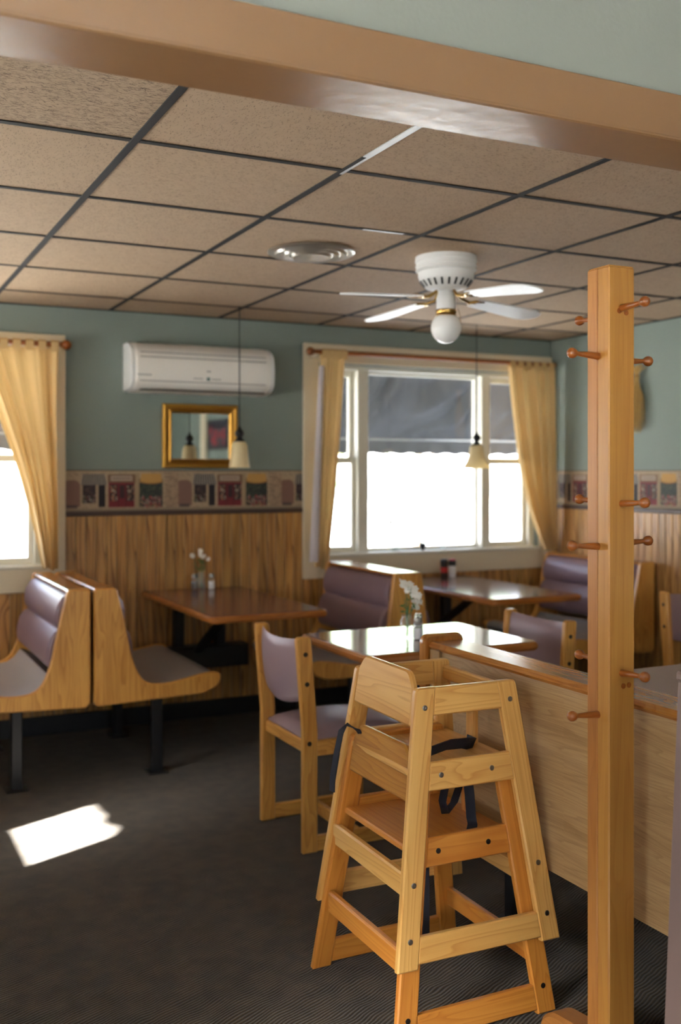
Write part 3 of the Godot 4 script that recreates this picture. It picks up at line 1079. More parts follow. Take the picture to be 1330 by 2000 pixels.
func outdoors() -> void:
	var g := structure("ground_outside", "pale sunlit gravel outside the windows", "ground")
	var st := ns()
	flat4(st, [Vector3(-60, -0.22, -60), Vector3(60, -0.22, -60), Vector3(60, -0.22, 40), Vector3(-60, -0.22, 40)], Vector3.UP, [Vector2(0, 0), Vector2(40, 0), Vector2(40, 40), Vector2(0, 40)])
	part(st, "gravel", M.grass, g)
	var spots := [[1.0, -17.0, 4.2, "small leafy tree outside the booth bench window"], [6.5, -15.0, 3.6, "young leafy tree outside the picture window"], [10.5, -18.0, 5.0, "broad leafy tree on the gravel beyond the picture window"], [14.0, -14.5, 3.0, "low rounded tree at the edge of the gravel"]]
	for s in spots:
		var t := thing("tree", s[3], "tree", Vector3(s[0], -0.22, s[1]))
		var h: float = s[2]
		var tr := ns()
		tube(tr, [Vector3(0, 0, 0), Vector3(0.05, h * 0.35, 0.02), Vector3(-0.04, h * 0.7, 0.03)], 0.11, 8, 0.05)
		for k in 5:
			var a := TAU * k / 5.0 + 0.3
			tube(tr, [Vector3(0.03, h * (0.35 + 0.05 * k), 0.02), Vector3(cos(a) * h * 0.22, h * (0.55 + 0.05 * k), sin(a) * h * 0.22)], 0.035, 6, 0.012)
		part(tr, "trunk", M.bark, t)
		var lf := ns()
		for k in 520:
			var d := Vector3(rng.randfn(), rng.randfn() * 0.8, rng.randfn()).limit_length(1.9) * h * 0.19
			var p := Vector3(0, h * 0.68, 0) + d
			var sz := rng.randf_range(0.06, 0.14)
			var ax := Vector3(rng.randfn(), rng.randfn(), rng.randfn()).normalized()
			var bx := ax.cross(Vector3(rng.randfn(), rng.randfn(), rng.randfn())).normalized()
			var nn := ax.cross(bx)
			tri(lf, p - ax * sz, p + bx * sz * 0.5 + nn * 0.02, p + ax * sz, nn, nn, nn)
			tri(lf, p - ax * sz, p - bx * sz * 0.5 + nn * 0.02, p + ax * sz, nn, nn, nn)
		part(lf, "foliage", M.tree_leaf, t).set_meta("kind", "stuff")

# ==================================================================== booths
# outline of a bench end: back edge at x 0, sitter looks along +x
func bench_outline() -> PackedVector2Array:
	return filleted([[0.0, 0.883, 0.014], [0.102, 0.883, 0.016], [0.132, 0.760, 0.0], [0.176, 0.547, 0.06], [0.226, 0.436, 0.07], [0.350, 0.426, 0.05], [0.470, 0.452, 0.04], [0.560, 0.466, 0.04], [0.606, 0.452, 0.03], [0.594, 0.402, 0.04], [0.530, 0.366, 0.03], [0.0, 0.350, 0.035]], 5)

func double_outline() -> PackedVector2Array:
	var half := [[-0.083, 0.883, 0.016], [-0.115, 0.62, 0.0], [-0.150, 0.53, 0.05], [-0.20, 0.436, 0.06], [-0.31, 0.426, 0.05], [-0.44, 0.452, 0.04], [-0.515, 0.462, 0.04], [-0.560, 0.45, 0.03], [-0.545, 0.395, 0.04], [-0.48, 0.362, 0.03]]
	var pts := half.duplicate()
	for k in range(half.size() - 1, -1, -1):
		pts.append([-half[k][0], half[k][1], half[k][2]])
	return filleted(pts, 5)

# upholstery and rails of one sitting side, sitter along +x, from z -len + 0.03 to -0.03
func bench_side(b: Node3D, x0: float, length: float, mirror := 1.0) -> void:
	var xf := Transform3D(Basis(Vector3(mirror, 0, 0), Vector3.UP, Vector3(0, 0, 1)), Vector3.ZERO)
	var za := -length + 0.031
	var zb := -0.031
	var bk := ns()
	var roll := [Vector2(x0 + 0.012, 0.862), Vector2(x0 + 0.088, 0.862), Vector2(x0 + 0.118, 0.848), Vector2(x0 + 0.140, 0.815), Vector2(x0 + 0.150, 0.775), Vector2(x0 + 0.150, 0.74), Vector2(x0 + 0.140, 0.715), Vector2(x0 + 0.131, 0.705), Vector2(x0 + 0.150, 0.695), Vector2(x0 + 0.172, 0.665), Vector2(x0 + 0.184, 0.62), Vector2(x0 + 0.188, 0.575), Vector2(x0 + 0.180, 0.54), Vector2(x0 + 0.160, 0.52), Vector2(x0 + 0.012, 0.52)]
	prism(bk, PackedVector2Array(roll), za, zb, 0.012, xf, Vector2(0, 1), 50.0)
	part(bk, "backrest", M.vinyl, b)
	var se := ns()
	var pad := [Vector2(x0 + 0.10, 0.47), Vector2(x0 + 0.17, 0.495), Vector2(x0 + 0.20, 0.455), Vector2(x0 + 0.235, 0.432), Vector2(x0 + 0.30, 0.424), Vector2(x0 + 0.37, 0.428), Vector2(x0 + 0.45, 0.446), Vector2(x0 + 0.53, 0.460), Vector2(x0 + 0.573, 0.455), Vector2(x0 + 0.590, 0.430), Vector2(x0 + 0.578, 0.40), Vector2(x0 + 0.54, 0.384), Vector2(x0 + 0.10, 0.372)]
	prism(se, PackedVector2Array(pad), za, zb, 0.006, xf, Vector2(0, 1), 50.0)
	part(se, "seat", M.seat, b)

func bench_legs(b: Node3D, xs: Array, zs: Array) -> void:
	for x in xs:
		for z in zs:
			var l := ns()
			box(l, Vector3(x - 0.024, 0.006, z - 0.024), Vector3(x + 0.024, 0.372, z + 0.024), 0.004, 1)
			var lg := part(l, "leg", M.black, b)
			var f := ns()
			box(f, Vector3(x - 0.048, 0.0, z - 0.048), Vector3(x + 0.048, 0.008, z + 0.048), 0.003, 0)
			part(f, "foot_plate", M.black, lg)

func bench(label: String, at: Vector3, turn: float, length: float, panel: Material, rail: Material) -> Node3D:
	var b := thing("booth_bench", label, "booth bench", at, turn, "booth benches with wooden ends")
	var out := bench_outline()
	for z in [0.0, -length + 0.03]:
		var e := ns()
		prism(e, out, z - 0.03, z, 0.005, Transform3D.IDENTITY, Vector2(0, 1), 35.0)
		part(e, "end_panel", panel, b)
	var r := ns()
	box(r, Vector3(0.004, 0.862, -length + 0.03), Vector3(0.100, 0.881, -0.03), 0.006, 2)
	part(r, "top_rail", rail, b)
	var p := ns()
	box(p, Vector3(0.004, 0.356, -length + 0.03), Vector3(0.020, 0.862, -0.03), 0.0, 2)
	part(p, "back_panel", M.veneer, b)
	bench_side(b, 0.0, length)
	bench_legs(b, [0.31], [-0.085, -length + 0.085])
	return b

func booths() -> void:
	bench("booth bench facing the table with the flower jar below the mirror", Vector3(1.045, 0, -4.663), 0.0, 0.92, M.oak, M.oak_rail)
	bench("booth bench with padded purple back turned to the side wall windows, backing onto another bench", Vector3(1.029, 0, -5.583), PI, 0.92, M.oak, M.oak_rail)
	bench("booth bench in the corner against the pale side wall", Vector3(4.338, 0, -5.583), PI, 0.92, M.oak, M.oak_rail)
	bench_divider()
	var d := thing("double_booth_bench", "double booth bench with seats on both sides standing between the two window tables", "booth bench", Vector3(2.69, 0, -4.70))
	var length := 0.84
	for z in [0.0, -length + 0.03]:
		var e := ns()
		prism(e, double_outline(), z - 0.03, z, 0.005, Transform3D.IDENTITY, Vector2(0, 1), 35.0)
		part(e, "end_panel", M.oak, d)
	var r := ns()
	box(r, Vector3(-0.078, 0.862, -length + 0.03), Vector3(0.078, 0.881, -0.03), 0.006, 2)
	part(r, "top_rail", M.oak_rail, d)
	bench_side(d, -0.03, length, 1.0)
	bench_side(d, -0.03, length, -1.0)
	bench_legs(d, [-0.28, 0.28], [-0.085, -length + 0.085])

# the bench whose veneered back stands like a low partition behind the coat tree
func bench_divider() -> void:
	var length := 1.20
	var b := thing("booth_bench", "booth bench with plain oak veneer back standing behind the coat tree", "booth bench", Vector3(1.69, 0, -1.63), 0.0, "booth benches with wooden ends")
	var e := ns()
	prism(e, bench_outline(), -0.03, 0.0, 0.005, Transform3D.IDENTITY, Vector2(0, 1), 35.0)
	part(e, "end_panel", M.oak_rail, b)
	var e2 := ns()
	prism(e2, filleted([[-0.035, 0.895, 0.03], [0.115, 0.895, 0.03], [0.132, 0.760, 0.0], [0.176, 0.547, 0.06], [0.226, 0.436, 0.07], [0.350, 0.426, 0.05], [0.470, 0.452, 0.04], [0.560, 0.466, 0.04], [0.606, 0.452, 0.03], [0.594, 0.402, 0.04], [0.530, 0.366, 0.03], [-0.035, 0.350, 0.02]], 5), -length, -length + 0.032, 0.008, Transform3D.IDENTITY, Vector2(0, 1), 35.0)
	part(e2, "end_panel", M.oak_rail, b)
	var r := ns()
	box(r, Vector3(-0.020, 0.850, -length + 0.032), Vector3(0.105, 0.874, -0.03), 0.010, 2)
	part(r, "top_rail", M.oak_rail, b)
	var p := ns()
	box(p, Vector3(0.0, 0.355, -length + 0.032), Vector3(0.018, 0.850, -0.03), 0.0, 2)
	part(p, "back_panel", M.veneer, b)
	var k := ns()
	box(k, Vector3(-0.012, 0.355, -length + 0.032), Vector3(0.0, 0.850, -length + 0.085), 0.002, 1)
	part(k, "back_stile", M.veneer, b)
	bench_side(b, 0.0, length)
	bench_legs(b, [0.22], [-0.18, -length + 0.16])

# ==================================================================== tables
func table_top(t: Node3D, w: float, d: float, h: float, top: Material) -> void:
	var xf := Transform3D(Basis(Vector3(1, 0, 0), Vector3(0, 0, 1), Vector3(0, -1, 0)), Vector3(0, h, 0))
	var e := ns()
	prism(e, rounded(w, d, 0.035, 5), 0.002, 0.034, 0.009, xf, Vector2(1, 0), 40.0)
	part(e, "wood_edge", M.edge, t)
	var l := ns()
	prism(l, rounded(w - 0.030, d - 0.030, 0.026, 5), -0.0006, 0.010, 0.0006, xf, Vector2(1, 0), 40.0)
	part(l, "laminate_top", top, t)

func wall_table(label: String, x0: float, x1: float, z_near: float) -> Node3D:
	var d := z_near - (ZW + 0.035)
	var t := thing("booth_table", label, "table", Vector3((x0 + x1) / 2, 0, z_near - d / 2), 0.0, "booth tables against the window wall")
	table_top(t, x1 - x0, d, 0.75, M.laminate)
	var zb := -d / 2
	var w := (x1 - x0) / 2
	var base := ns()
	box(base, Vector3(-w + 0.14, 0.305, zb - 0.01), Vector3(w + 0.004, 0.43, zb + 0.10), 0.004, 0)
	part(base, "wall_beam", M.black, t)
	for p in [[-w + 0.20, zb + 0.05], [w - 0.16, zb + 0.06]]:
		var st := ns()
		box(st, Vector3(p[0] - 0.028, 0.42, p[1] - 0.028), Vector3(p[0] + 0.028, 0.716, p[1] + 0.028), 0.004, 1)
		part(st, "upright", M.black, t)
	var br := ns()
	bar(br, Vector3(0.0, 0.40, zb + 0.08), Vector3(0.02, 0.715, zb + 0.62), 0.05, 0.03)
	part(br, "brace", M.black, t)
	var un := ns()
	box(un, Vector3(-0.05, 0.700, zb + 0.02), Vector3(0.05, 0.716, zb + 0.72), 0.003, 2)
	part(un, "top_rail", M.black, t)
	return t

func tables() -> void:
	wall_table("booth table with a flower jar standing under the small gilt mirror", 1.525, 2.125, -4.470)
	wall_table("booth table with two shakers standing under the picture window", 3.045, 3.635, -4.445)
	pedestal_table("square pedestal table with flower jar and salt shaker between two purple chairs", Vector3(2.078, 0, -3.562), 0.765, 0.60, 0.75, M.laminate)
	pedestal_table("grey-topped pedestal table beside the veneer-backed booth bench", Vector3(2.74, 0, -2.20), 1.20, 0.96, 0.75, M.laminate_grey)

func pedestal_table(label: String, at: Vector3, w: float, d: float, h: float, top: Material) -> void:
	var t := thing("pedestal_table", label, "table", at)
	table_top(t, w, d, h, top)
	var c := ns()
	lathe(c, [Vector2(0.0, 0.03), Vector2(0.05, 0.03), Vector2(0.036, 0.06), Vector2(0.036, 0.69), Vector2(0.05, 0.70), Vector2(0.05, 0.716), Vector2(0, 0.716)], 20)
	part(c, "column", M.black, t)
	for k in 2:
		var f := ns()
		if k == 0:
			box(f, Vector3(-0.24, 0.0, -0.035), Vector3(0.24, 0.035, 0.035), 0.010, 0)
		else:
			box(f, Vector3(-0.035, 0.0, -0.22), Vector3(0.035, 0.036, 0.22), 0.010, 2)
		part(f, "foot", M.black, t)

# ==================================================================== chairs
# sitter looks along +x; rear posts at x 0
func make_chair(label: String) -> Node3D:
	var c := thing("dining_chair", label, "chair", Vector3.ZERO, 0.0, "purple vinyl dining chairs with wooden side frames")
	var hw := 0.205
	for s in [-1.0, 1.0]:
		var z: float = s * hw
		var p := ns()
		prism(p, filleted([[-0.005, 0.0, 0.004], [0.055, 0.0, 0.004], [0.055, 0.45, 0.0], [0.028, 0.80, 0.016], [-0.032, 0.80, 0.016], [-0.005, 0.45, 0.0]], 3), z - 0.0125, z + 0.0125, 0.004, Transform3D.IDENTITY, Vector2(0, 1), 25.0)
		var post := part(p, "rear_post", M.oak, c)
		for y in [0.735, 0.625, 0.405]:
			var bo := ns()
			lathe(bo, [Vector2(0.009, -0.002), Vector2(0.009, 0.0018), Vector2(0.006, 0.003), Vector2(0, 0.003)], 10, along(Vector3(0, 0, s), Vector3(0.020 if y < 0.5 else 0.012 - (y - 0.6) * 0.06, y, z + s * 0.0125)))
			part(bo, "bolt", M.bolt, post)
		var l := ns()
		box(l, Vector3(0.400, 0.0, z - 0.0125), Vector3(0.455, 0.405, z + 0.0125), 0.004, 1)
		part(l, "front_leg", M.oak, c)
		var ru := ns()
		box(ru, Vector3(0.052, 0.004, z - 0.0125), Vector3(0.402, 0.060, z + 0.0125), 0.004, 0)
		part(ru, "floor_runner", M.oak, c)
		var sr := ns()
		box(sr, Vector3(0.052, 0.355, z - 0.0120), Vector3(0.402, 0.412, z + 0.0120), 0.004, 0)
		part(sr, "side_rail", M.oak, c)
	for x in [0.012, 0.410]:
		var r := ns()
		box(r, Vector3(x, 0.362, -hw + 0.012), Vector3(x + 0.024, 0.408, hw - 0.012), 0.004, 2)
		part(r, "seat_rail", M.oak, c)
	var cr := ns()
	box(cr, Vector3(0.215, 0.012, -hw + 0.012), Vector3(0.240, 0.062, hw - 0.012), 0.004, 2)
	part(cr, "stretcher", M.oak, c)
	# cushion, crowned
	var se := ns()
	var top := func(u: float, v: float) -> Vector3:
		var e: float = pow(maxf(0.0, sin(PI * clampf(u, 0.0, 1.0))), 0.35) * pow(maxf(0.0, sin(PI * clampf(v, 0.0, 1.0))), 0.35)
		return Vector3(lerpf(0.020, 0.450, u), 0.415 + 0.052 * e, lerpf(hw - 0.014, -hw + 0.014, v))
	sheet(se, 20, 20, top)
	box(se, Vector3(0.020, 0.405, -hw + 0.014), Vector3(0.450, 0.420, hw - 0.014), 0.006, 0)
	part(se, "seat", M.vinyl_light, c)
	var bk := ns()
	for face in [1.0, -1.0]:
		var f := func(u: float, v: float) -> Vector3:
			var z := lerpf(-hw + 0.012, hw - 0.012, u)
			var bow := 0.030 * (1.0 - pow(2.0 * u - 1.0, 2.0))
			var low := 0.565 - 0.045 * (1.0 - pow(2.0 * u - 1.0, 2.0)) * 0.8
			var y := lerpf(low, 0.790 - 0.012 * (1.0 - pow(2.0 * u - 1.0, 2.0)), v)
			var pad: float = 0.020 * pow(maxf(0.0, sin(PI * v)), 0.4) * (0.6 + 0.4 * pow(maxf(0.0, sin(PI * u)), 0.4))
			return Vector3(0.016 - (y - 0.6) * 0.08 - bow + face * pad, y, z)
		sheet(bk, 18, 14, f)
	part(bk, "backrest", M.vinyl_light, c)
	return c

func chairs() -> void:
	var a := make_chair("purple vinyl chair beside the stacked high chairs, pushed to the flower jar table")
	a.position = Vector3(1.548, 0, -3.69)
	copy_of(a, Vector3(2.70, 0, -3.60), PI, "purple vinyl chair between the flower jar table and the corner booth")
	copy_of(a, Vector3(4.00, 0, -4.01), -PI / 2, "dark vinyl chair standing against the pale side wall beside the corner booth")

# ==================================================================== high chairs
func make_high_chair(label: String, wood_mat: Material, board_mat: Material) -> Node3D:
	var c := thing("high_chair", label, "high chair", Vector3.ZERO, 0.0, "stacked wooden high chairs")
	var H := 0.67
	var bx := 0.240
	var tx := 0.150      # half lengths along x at foot and top
	var bz := 0.240
	var tz := 0.168
	var th := 0.021
	var xat := func(y: float) -> float: return lerpf(bx, tx, y / H)
	for s in [-1.0, 1.0]:
		# the side frame is flat and leans in: its plane takes (x, y) to the room
		var lean := atan2(bz - tz, H)
		var xf := Transform3D(Basis(Vector3(1, 0, 0), Vector3(0, cos(lean), -s * sin(lean)), Vector3(0, s * sin(lean), cos(lean)) * 1.0), Vector3(0, 0, s * bz))
		var L := H / cos(lean)
		for e in [-1.0, 1.0]:
			var l := ns()
			var w := 0.058
			var x0: float = e * bx
			var x1: float = e * tx
			prism(l, filleted([[x0, 0.0, 0.004], [x0 - e * w, 0.0, 0.004], [x1 - e * w, L, 0.0], [x1, L, 0.014]], 3), -th / 2, th / 2, 0.004, xf, Vector2(x1 - x0, L).normalized(), 25.0)
			var leg := part(l, "leg", wood_mat, c)
			for y in [L - 0.05, 0.20, 0.07]:
				var f: float = y / L
				var bo := ns()
				var ctr: Vector3 = xf * Vector3(lerpf(x0, x1, f) - e * w * 0.5, y, s * th / 2)
				lathe(bo, [Vector2(0.007, -0.002), Vector2(0.007, 0.0012), Vector2(0.004, 0.0022), Vector2(0, 0.001)], 10, along(xf.basis * Vector3(0, 0, s), ctr))
				part(bo, "screw", M.steel if wood_mat == M.pine else M.bolt, leg)
		for rl in [[0.602, L - 0.001, "arm_rail"], [0.418, 0.490, "seat_rail"], [0.012, 0.076, "floor_runner"]]:
			var r := ns()
			var xa: float = lerpf(bx, tx, rl[0] / L) - 0.056
			var xb: float = lerpf(bx, tx, rl[1] / L) - 0.056
			prism(r, PackedVector2Array([Vector2(-xa, rl[0]), Vector2(xa, rl[0]), Vector2(xb, rl[1]), Vector2(-xb, rl[1])]), -th / 2 + 0.001, th / 2 - 0.001, 0.003, xf, Vector2(1, 0), 10.0)
			var rr := part(r, rl[2], wood_mat, c)
			if rl[2] == "seat_rail":
				for x in [-0.09, 0.06]:
					var bo := ns()
					lathe(bo, [Vector2(0.007, -0.002), Vector2(0.007, 0.0012), Vector2(0.004, 0.0022), Vector2(0, 0.001)], 10, along(xf.basis * Vector3(0, 0, s), xf * Vector3(x, 0.455, s * (th / 2 - 0.001))))
					part(bo, "screw", M.steel if wood_mat == M.pine else M.bolt, rr)
	# between the sides
	var zin := func(y: float) -> float: return lerpf(bz, tz, y / H) - th / 2 - 0.001
	var se := ns()
	box(se, Vector3(-0.165, 0.446, -zin.call(0.455)), Vector3(0.150, 0.464, zin.call(0.455)), 0.004, 2)
	part(se, "seat", wood_mat, c)
	# back board, outside the rear legs, top corners cut
	var lb := atan2(bx - tx, H)
	var wz: float = tz - 0.006
	var xb2 := Transform3D(Basis(Vector3(0, 0, 1), Vector3(sin(lb), cos(lb), 0), Vector3(-cos(lb), sin(lb), 0)), Vector3(-tx - (bx - tx) * (1.0 - 0.575 / H) + 0.020, 0.570, 0))
	var bk := ns()
	prism(bk, filleted([[-wz - 0.002, 0.0, 0.006], [wz + 0.002, 0.0, 0.006], [wz - 0.006, 0.098, 0.006], [wz - 0.034, 0.136, 0.02], [-wz + 0.034, 0.136, 0.02], [-wz + 0.006, 0.098, 0.006]], 3), 0.0, 0.018, 0.005, xb2, Vector2(1, 0), 25.0)
	part(bk, "back_board", board_mat, c)
	# rear stretcher, front foot rest, front rail
	for k in [[-1.0, 0.165, 0.225, "rear_stretcher"], [1.0, 0.112, 0.165, "foot_rest"], [1.0, 0.612, 0.652, "front_rail"]]:
		var st := ns()
		var y: float = (k[1] + k[2]) / 2
		var x: float = k[0] * (xat.call(y) - 0.020)
		box(st, Vector3(x - 0.011, k[1], -zin.call(y)), Vector3(x + 0.011, k[2], zin.call(y)), 0.005, 2)
		part(st, k[3], wood_mat, c)
	var cp := ns()
	box(cp, Vector3(0.118, 0.462, -0.022), Vector3(0.136, 0.615, 0.022), 0.005, 1)
	part(cp, "crotch_post", wood_mat, c)
	return c

func high_chairs() -> void:
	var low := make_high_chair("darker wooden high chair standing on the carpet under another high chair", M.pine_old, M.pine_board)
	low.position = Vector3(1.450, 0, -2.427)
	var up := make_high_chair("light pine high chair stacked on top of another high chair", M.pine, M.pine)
	up.position = Vector3(1.462, 0.19, -2.424)
	up.rotation.y = -0.02
	# the upper chair's black safety straps
	var s1 := ns()
	ribbon(s1, [Vector3(-0.12, 0.478, 0.11), Vector3(-0.06, 0.486, 0.10), Vector3(0.0, 0.492, 0.085), Vector3(0.06, 0.486, 0.07), Vector3(0.10, 0.474, 0.05), Vector3(0.11, 0.470, 0.0)], [Vector3(0, 0.8, 0.5)], 0.036, 0.003)
	part(s1, "strap", M.strap, up)
	var s2 := ns()
	ribbon(s2, [Vector3(0.045, 0.445, 0.10), Vector3(0.05, 0.36, 0.11), Vector3(0.055, 0.30, 0.11), Vector3(0.05, 0.285, 0.125), Vector3(0.02, 0.283, 0.165)], [Vector3(0.5, 0, 0.5), Vector3(0.5, 0, 0.5), Vector3(0.5, 0, 0.5), Vector3(1, 0, 0.3)], 0.026, 0.003)
	part(s2, "strap", M.strap, up)
	var s3 := ns()
	ribbon(s3, [Vector3(-0.02, 0.445, 0.12), Vector3(-0.045, 0.36, 0.13), Vector3(-0.03, 0.325, 0.12), Vector3(0.02, 0.335, 0.08), Vector3(0.06, 0.36, 0.04), Vector3(0.07, 0.445, 0.03)], [Vector3(0.4, 0.2, 0.7)], 0.022, 0.003)
	part(s3, "strap", M.strap, up)
	# the lower chair's strap, pulled over its back board
	var s4 := ns()
	ribbon(s4, [Vector3(-0.10, 0.60, -0.10), Vector3(-0.150, 0.690, -0.125), Vector3(-0.176, 0.706, -0.14), Vector3(-0.190, 0.685, -0.15), Vector3(-0.203, 0.62, -0.155), Vector3(-0.212, 0.56, -0.158), Vector3(-0.214, 0.52, -0.158)], [Vector3(0.2, 0, 1)], 0.022, 0.003)
	part(s4, "strap", M.strap, low)
	var s5 := ns()
	ribbon(s5, [Vector3(0.055, 0.445, -0.11), Vector3(0.06, 0.25, -0.116), Vector3(0.062, 0.09, -0.118), Vector3(0.055, 0.02, -0.118)], [Vector3(0.7, 0, 0.7)], 0.024, 0.003)
	part(s5, "strap", M.strap, low)

# ==================================================================== coat tree
func coat_tree() -> void:
	var w := 0.075
	var t := thing("coat_tree", "tall square wooden coat tree with turned pegs", "coat tree", Vector3(1.56 + w / 2, 0, -1.822 - w / 2))
	var h := w / 2
	var p := ns()
	box(p, Vector3(-h, 0.0, -0.0025), Vector3(h, 1.868, h), 0.003, 1)
	part(p, "post", M.maple, t)
	var p2 := ns()
	box(p2, Vector3(-h, 0.0, -h), Vector3(h, 1.868, -0.003), 0.002, 1)
	part(p2, "post", M.maple_pink, t)
	var cap := ns()
	box(cap, Vector3(-h + 0.002, 1.868, -h + 0.002), Vector3(h - 0.002, 1.871, h - 0.002), 0.002, 0)
	part(cap, "post_cap", M.maple, t)
	# pegs on opposite faces share their heights
	for side in [[Vector3(-1, 0, 0), [1.668, 1.235, 0.852]], [Vector3(1, 0, 0), [1.660, 1.240]], [Vector3(0, 0, 1), [1.775, 1.333, 0.950]], [Vector3(0, 0, -1), [1.762, 1.336, 0.965]]]:
		var d: Vector3 = side[0]
		for y in side[1]:
			var pg := ns()
			lathe(pg, [Vector2(0.0075, -0.01), Vector2(0.0085, 0.0), Vector2(0.0075, 0.025), Vector2(0.0052, 0.055), Vector2(0.0055, 0.060), Vector2(0.0100, 0.066), Vector2(0.0120, 0.072), Vector2(0.0115, 0.078), Vector2(0.0075, 0.083), Vector2(0.0, 0.085)], 16, along(d + Vector3(0, 0.05, 0), d * h + Vector3(0, y, 0)))
			part(pg, "peg", M.peg, t)
	for q in [[0.004, 0.920], [0.020, 0.921], [-0.008, 1.768], [0.012, 1.765]]:
		var pl := ns()
		lathe(pl, [Vector2(0.0065, -0.004), Vector2(0.0065, 0.0008), Vector2(0.0, 0.001)], 12, along(Vector3(0, 0, 1), Vector3(q[0], q[1], h)))
		part(pl, "wood_plug", M.peg, t)
	# four round-topped feet
	for d in [Vector3(0, 0, -1), Vector3(0, 0, 1), Vector3(-1, 0, 0)]:
		var f := ns()
		var out := filleted([[0.0, 0.0, 0.0], [0.18, 0.0, 0.004], [0.190, 0.05, 0.03], [0.15, 0.088, 0.04], [0.0, 0.105, 0.0]], 4)
		var side := Vector3.UP.cross(d)
		prism(f, out, -0.035, 0.035, 0.008, Transform3D(Basis(d, Vector3.UP, d.cross(Vector3.UP)), d * h + (side * 0.0)), Vector2(1, 0), 40.0)
		part(f, "foot", M.maple_pink, t)
	# the tapered mauve stand at the edge of the picture
	var st := thing("host_stand", "tapered mauve laminate host stand beside the coat tree", "host stand", Vector3(1.80, 0, -1.42))
	var b := ns()
	prism(b, PackedVector2Array([Vector2(-0.325, 0.0), Vector2(0.325, 0.0), Vector2(0.272, 0.98), Vector2(-0.272, 0.98)]), -0.16, 0.16, 0.004, Transform3D.IDENTITY, Vector2(0, 1), 20.0)
	part(b, "body", M.mauve, st)
	var tp := ns()
	box(tp, Vector3(-0.268, 0.98, -0.17), Vector3(0.30, 1.0, 0.17), 0.005, 0)
	part(tp, "top", M.mauve, st)

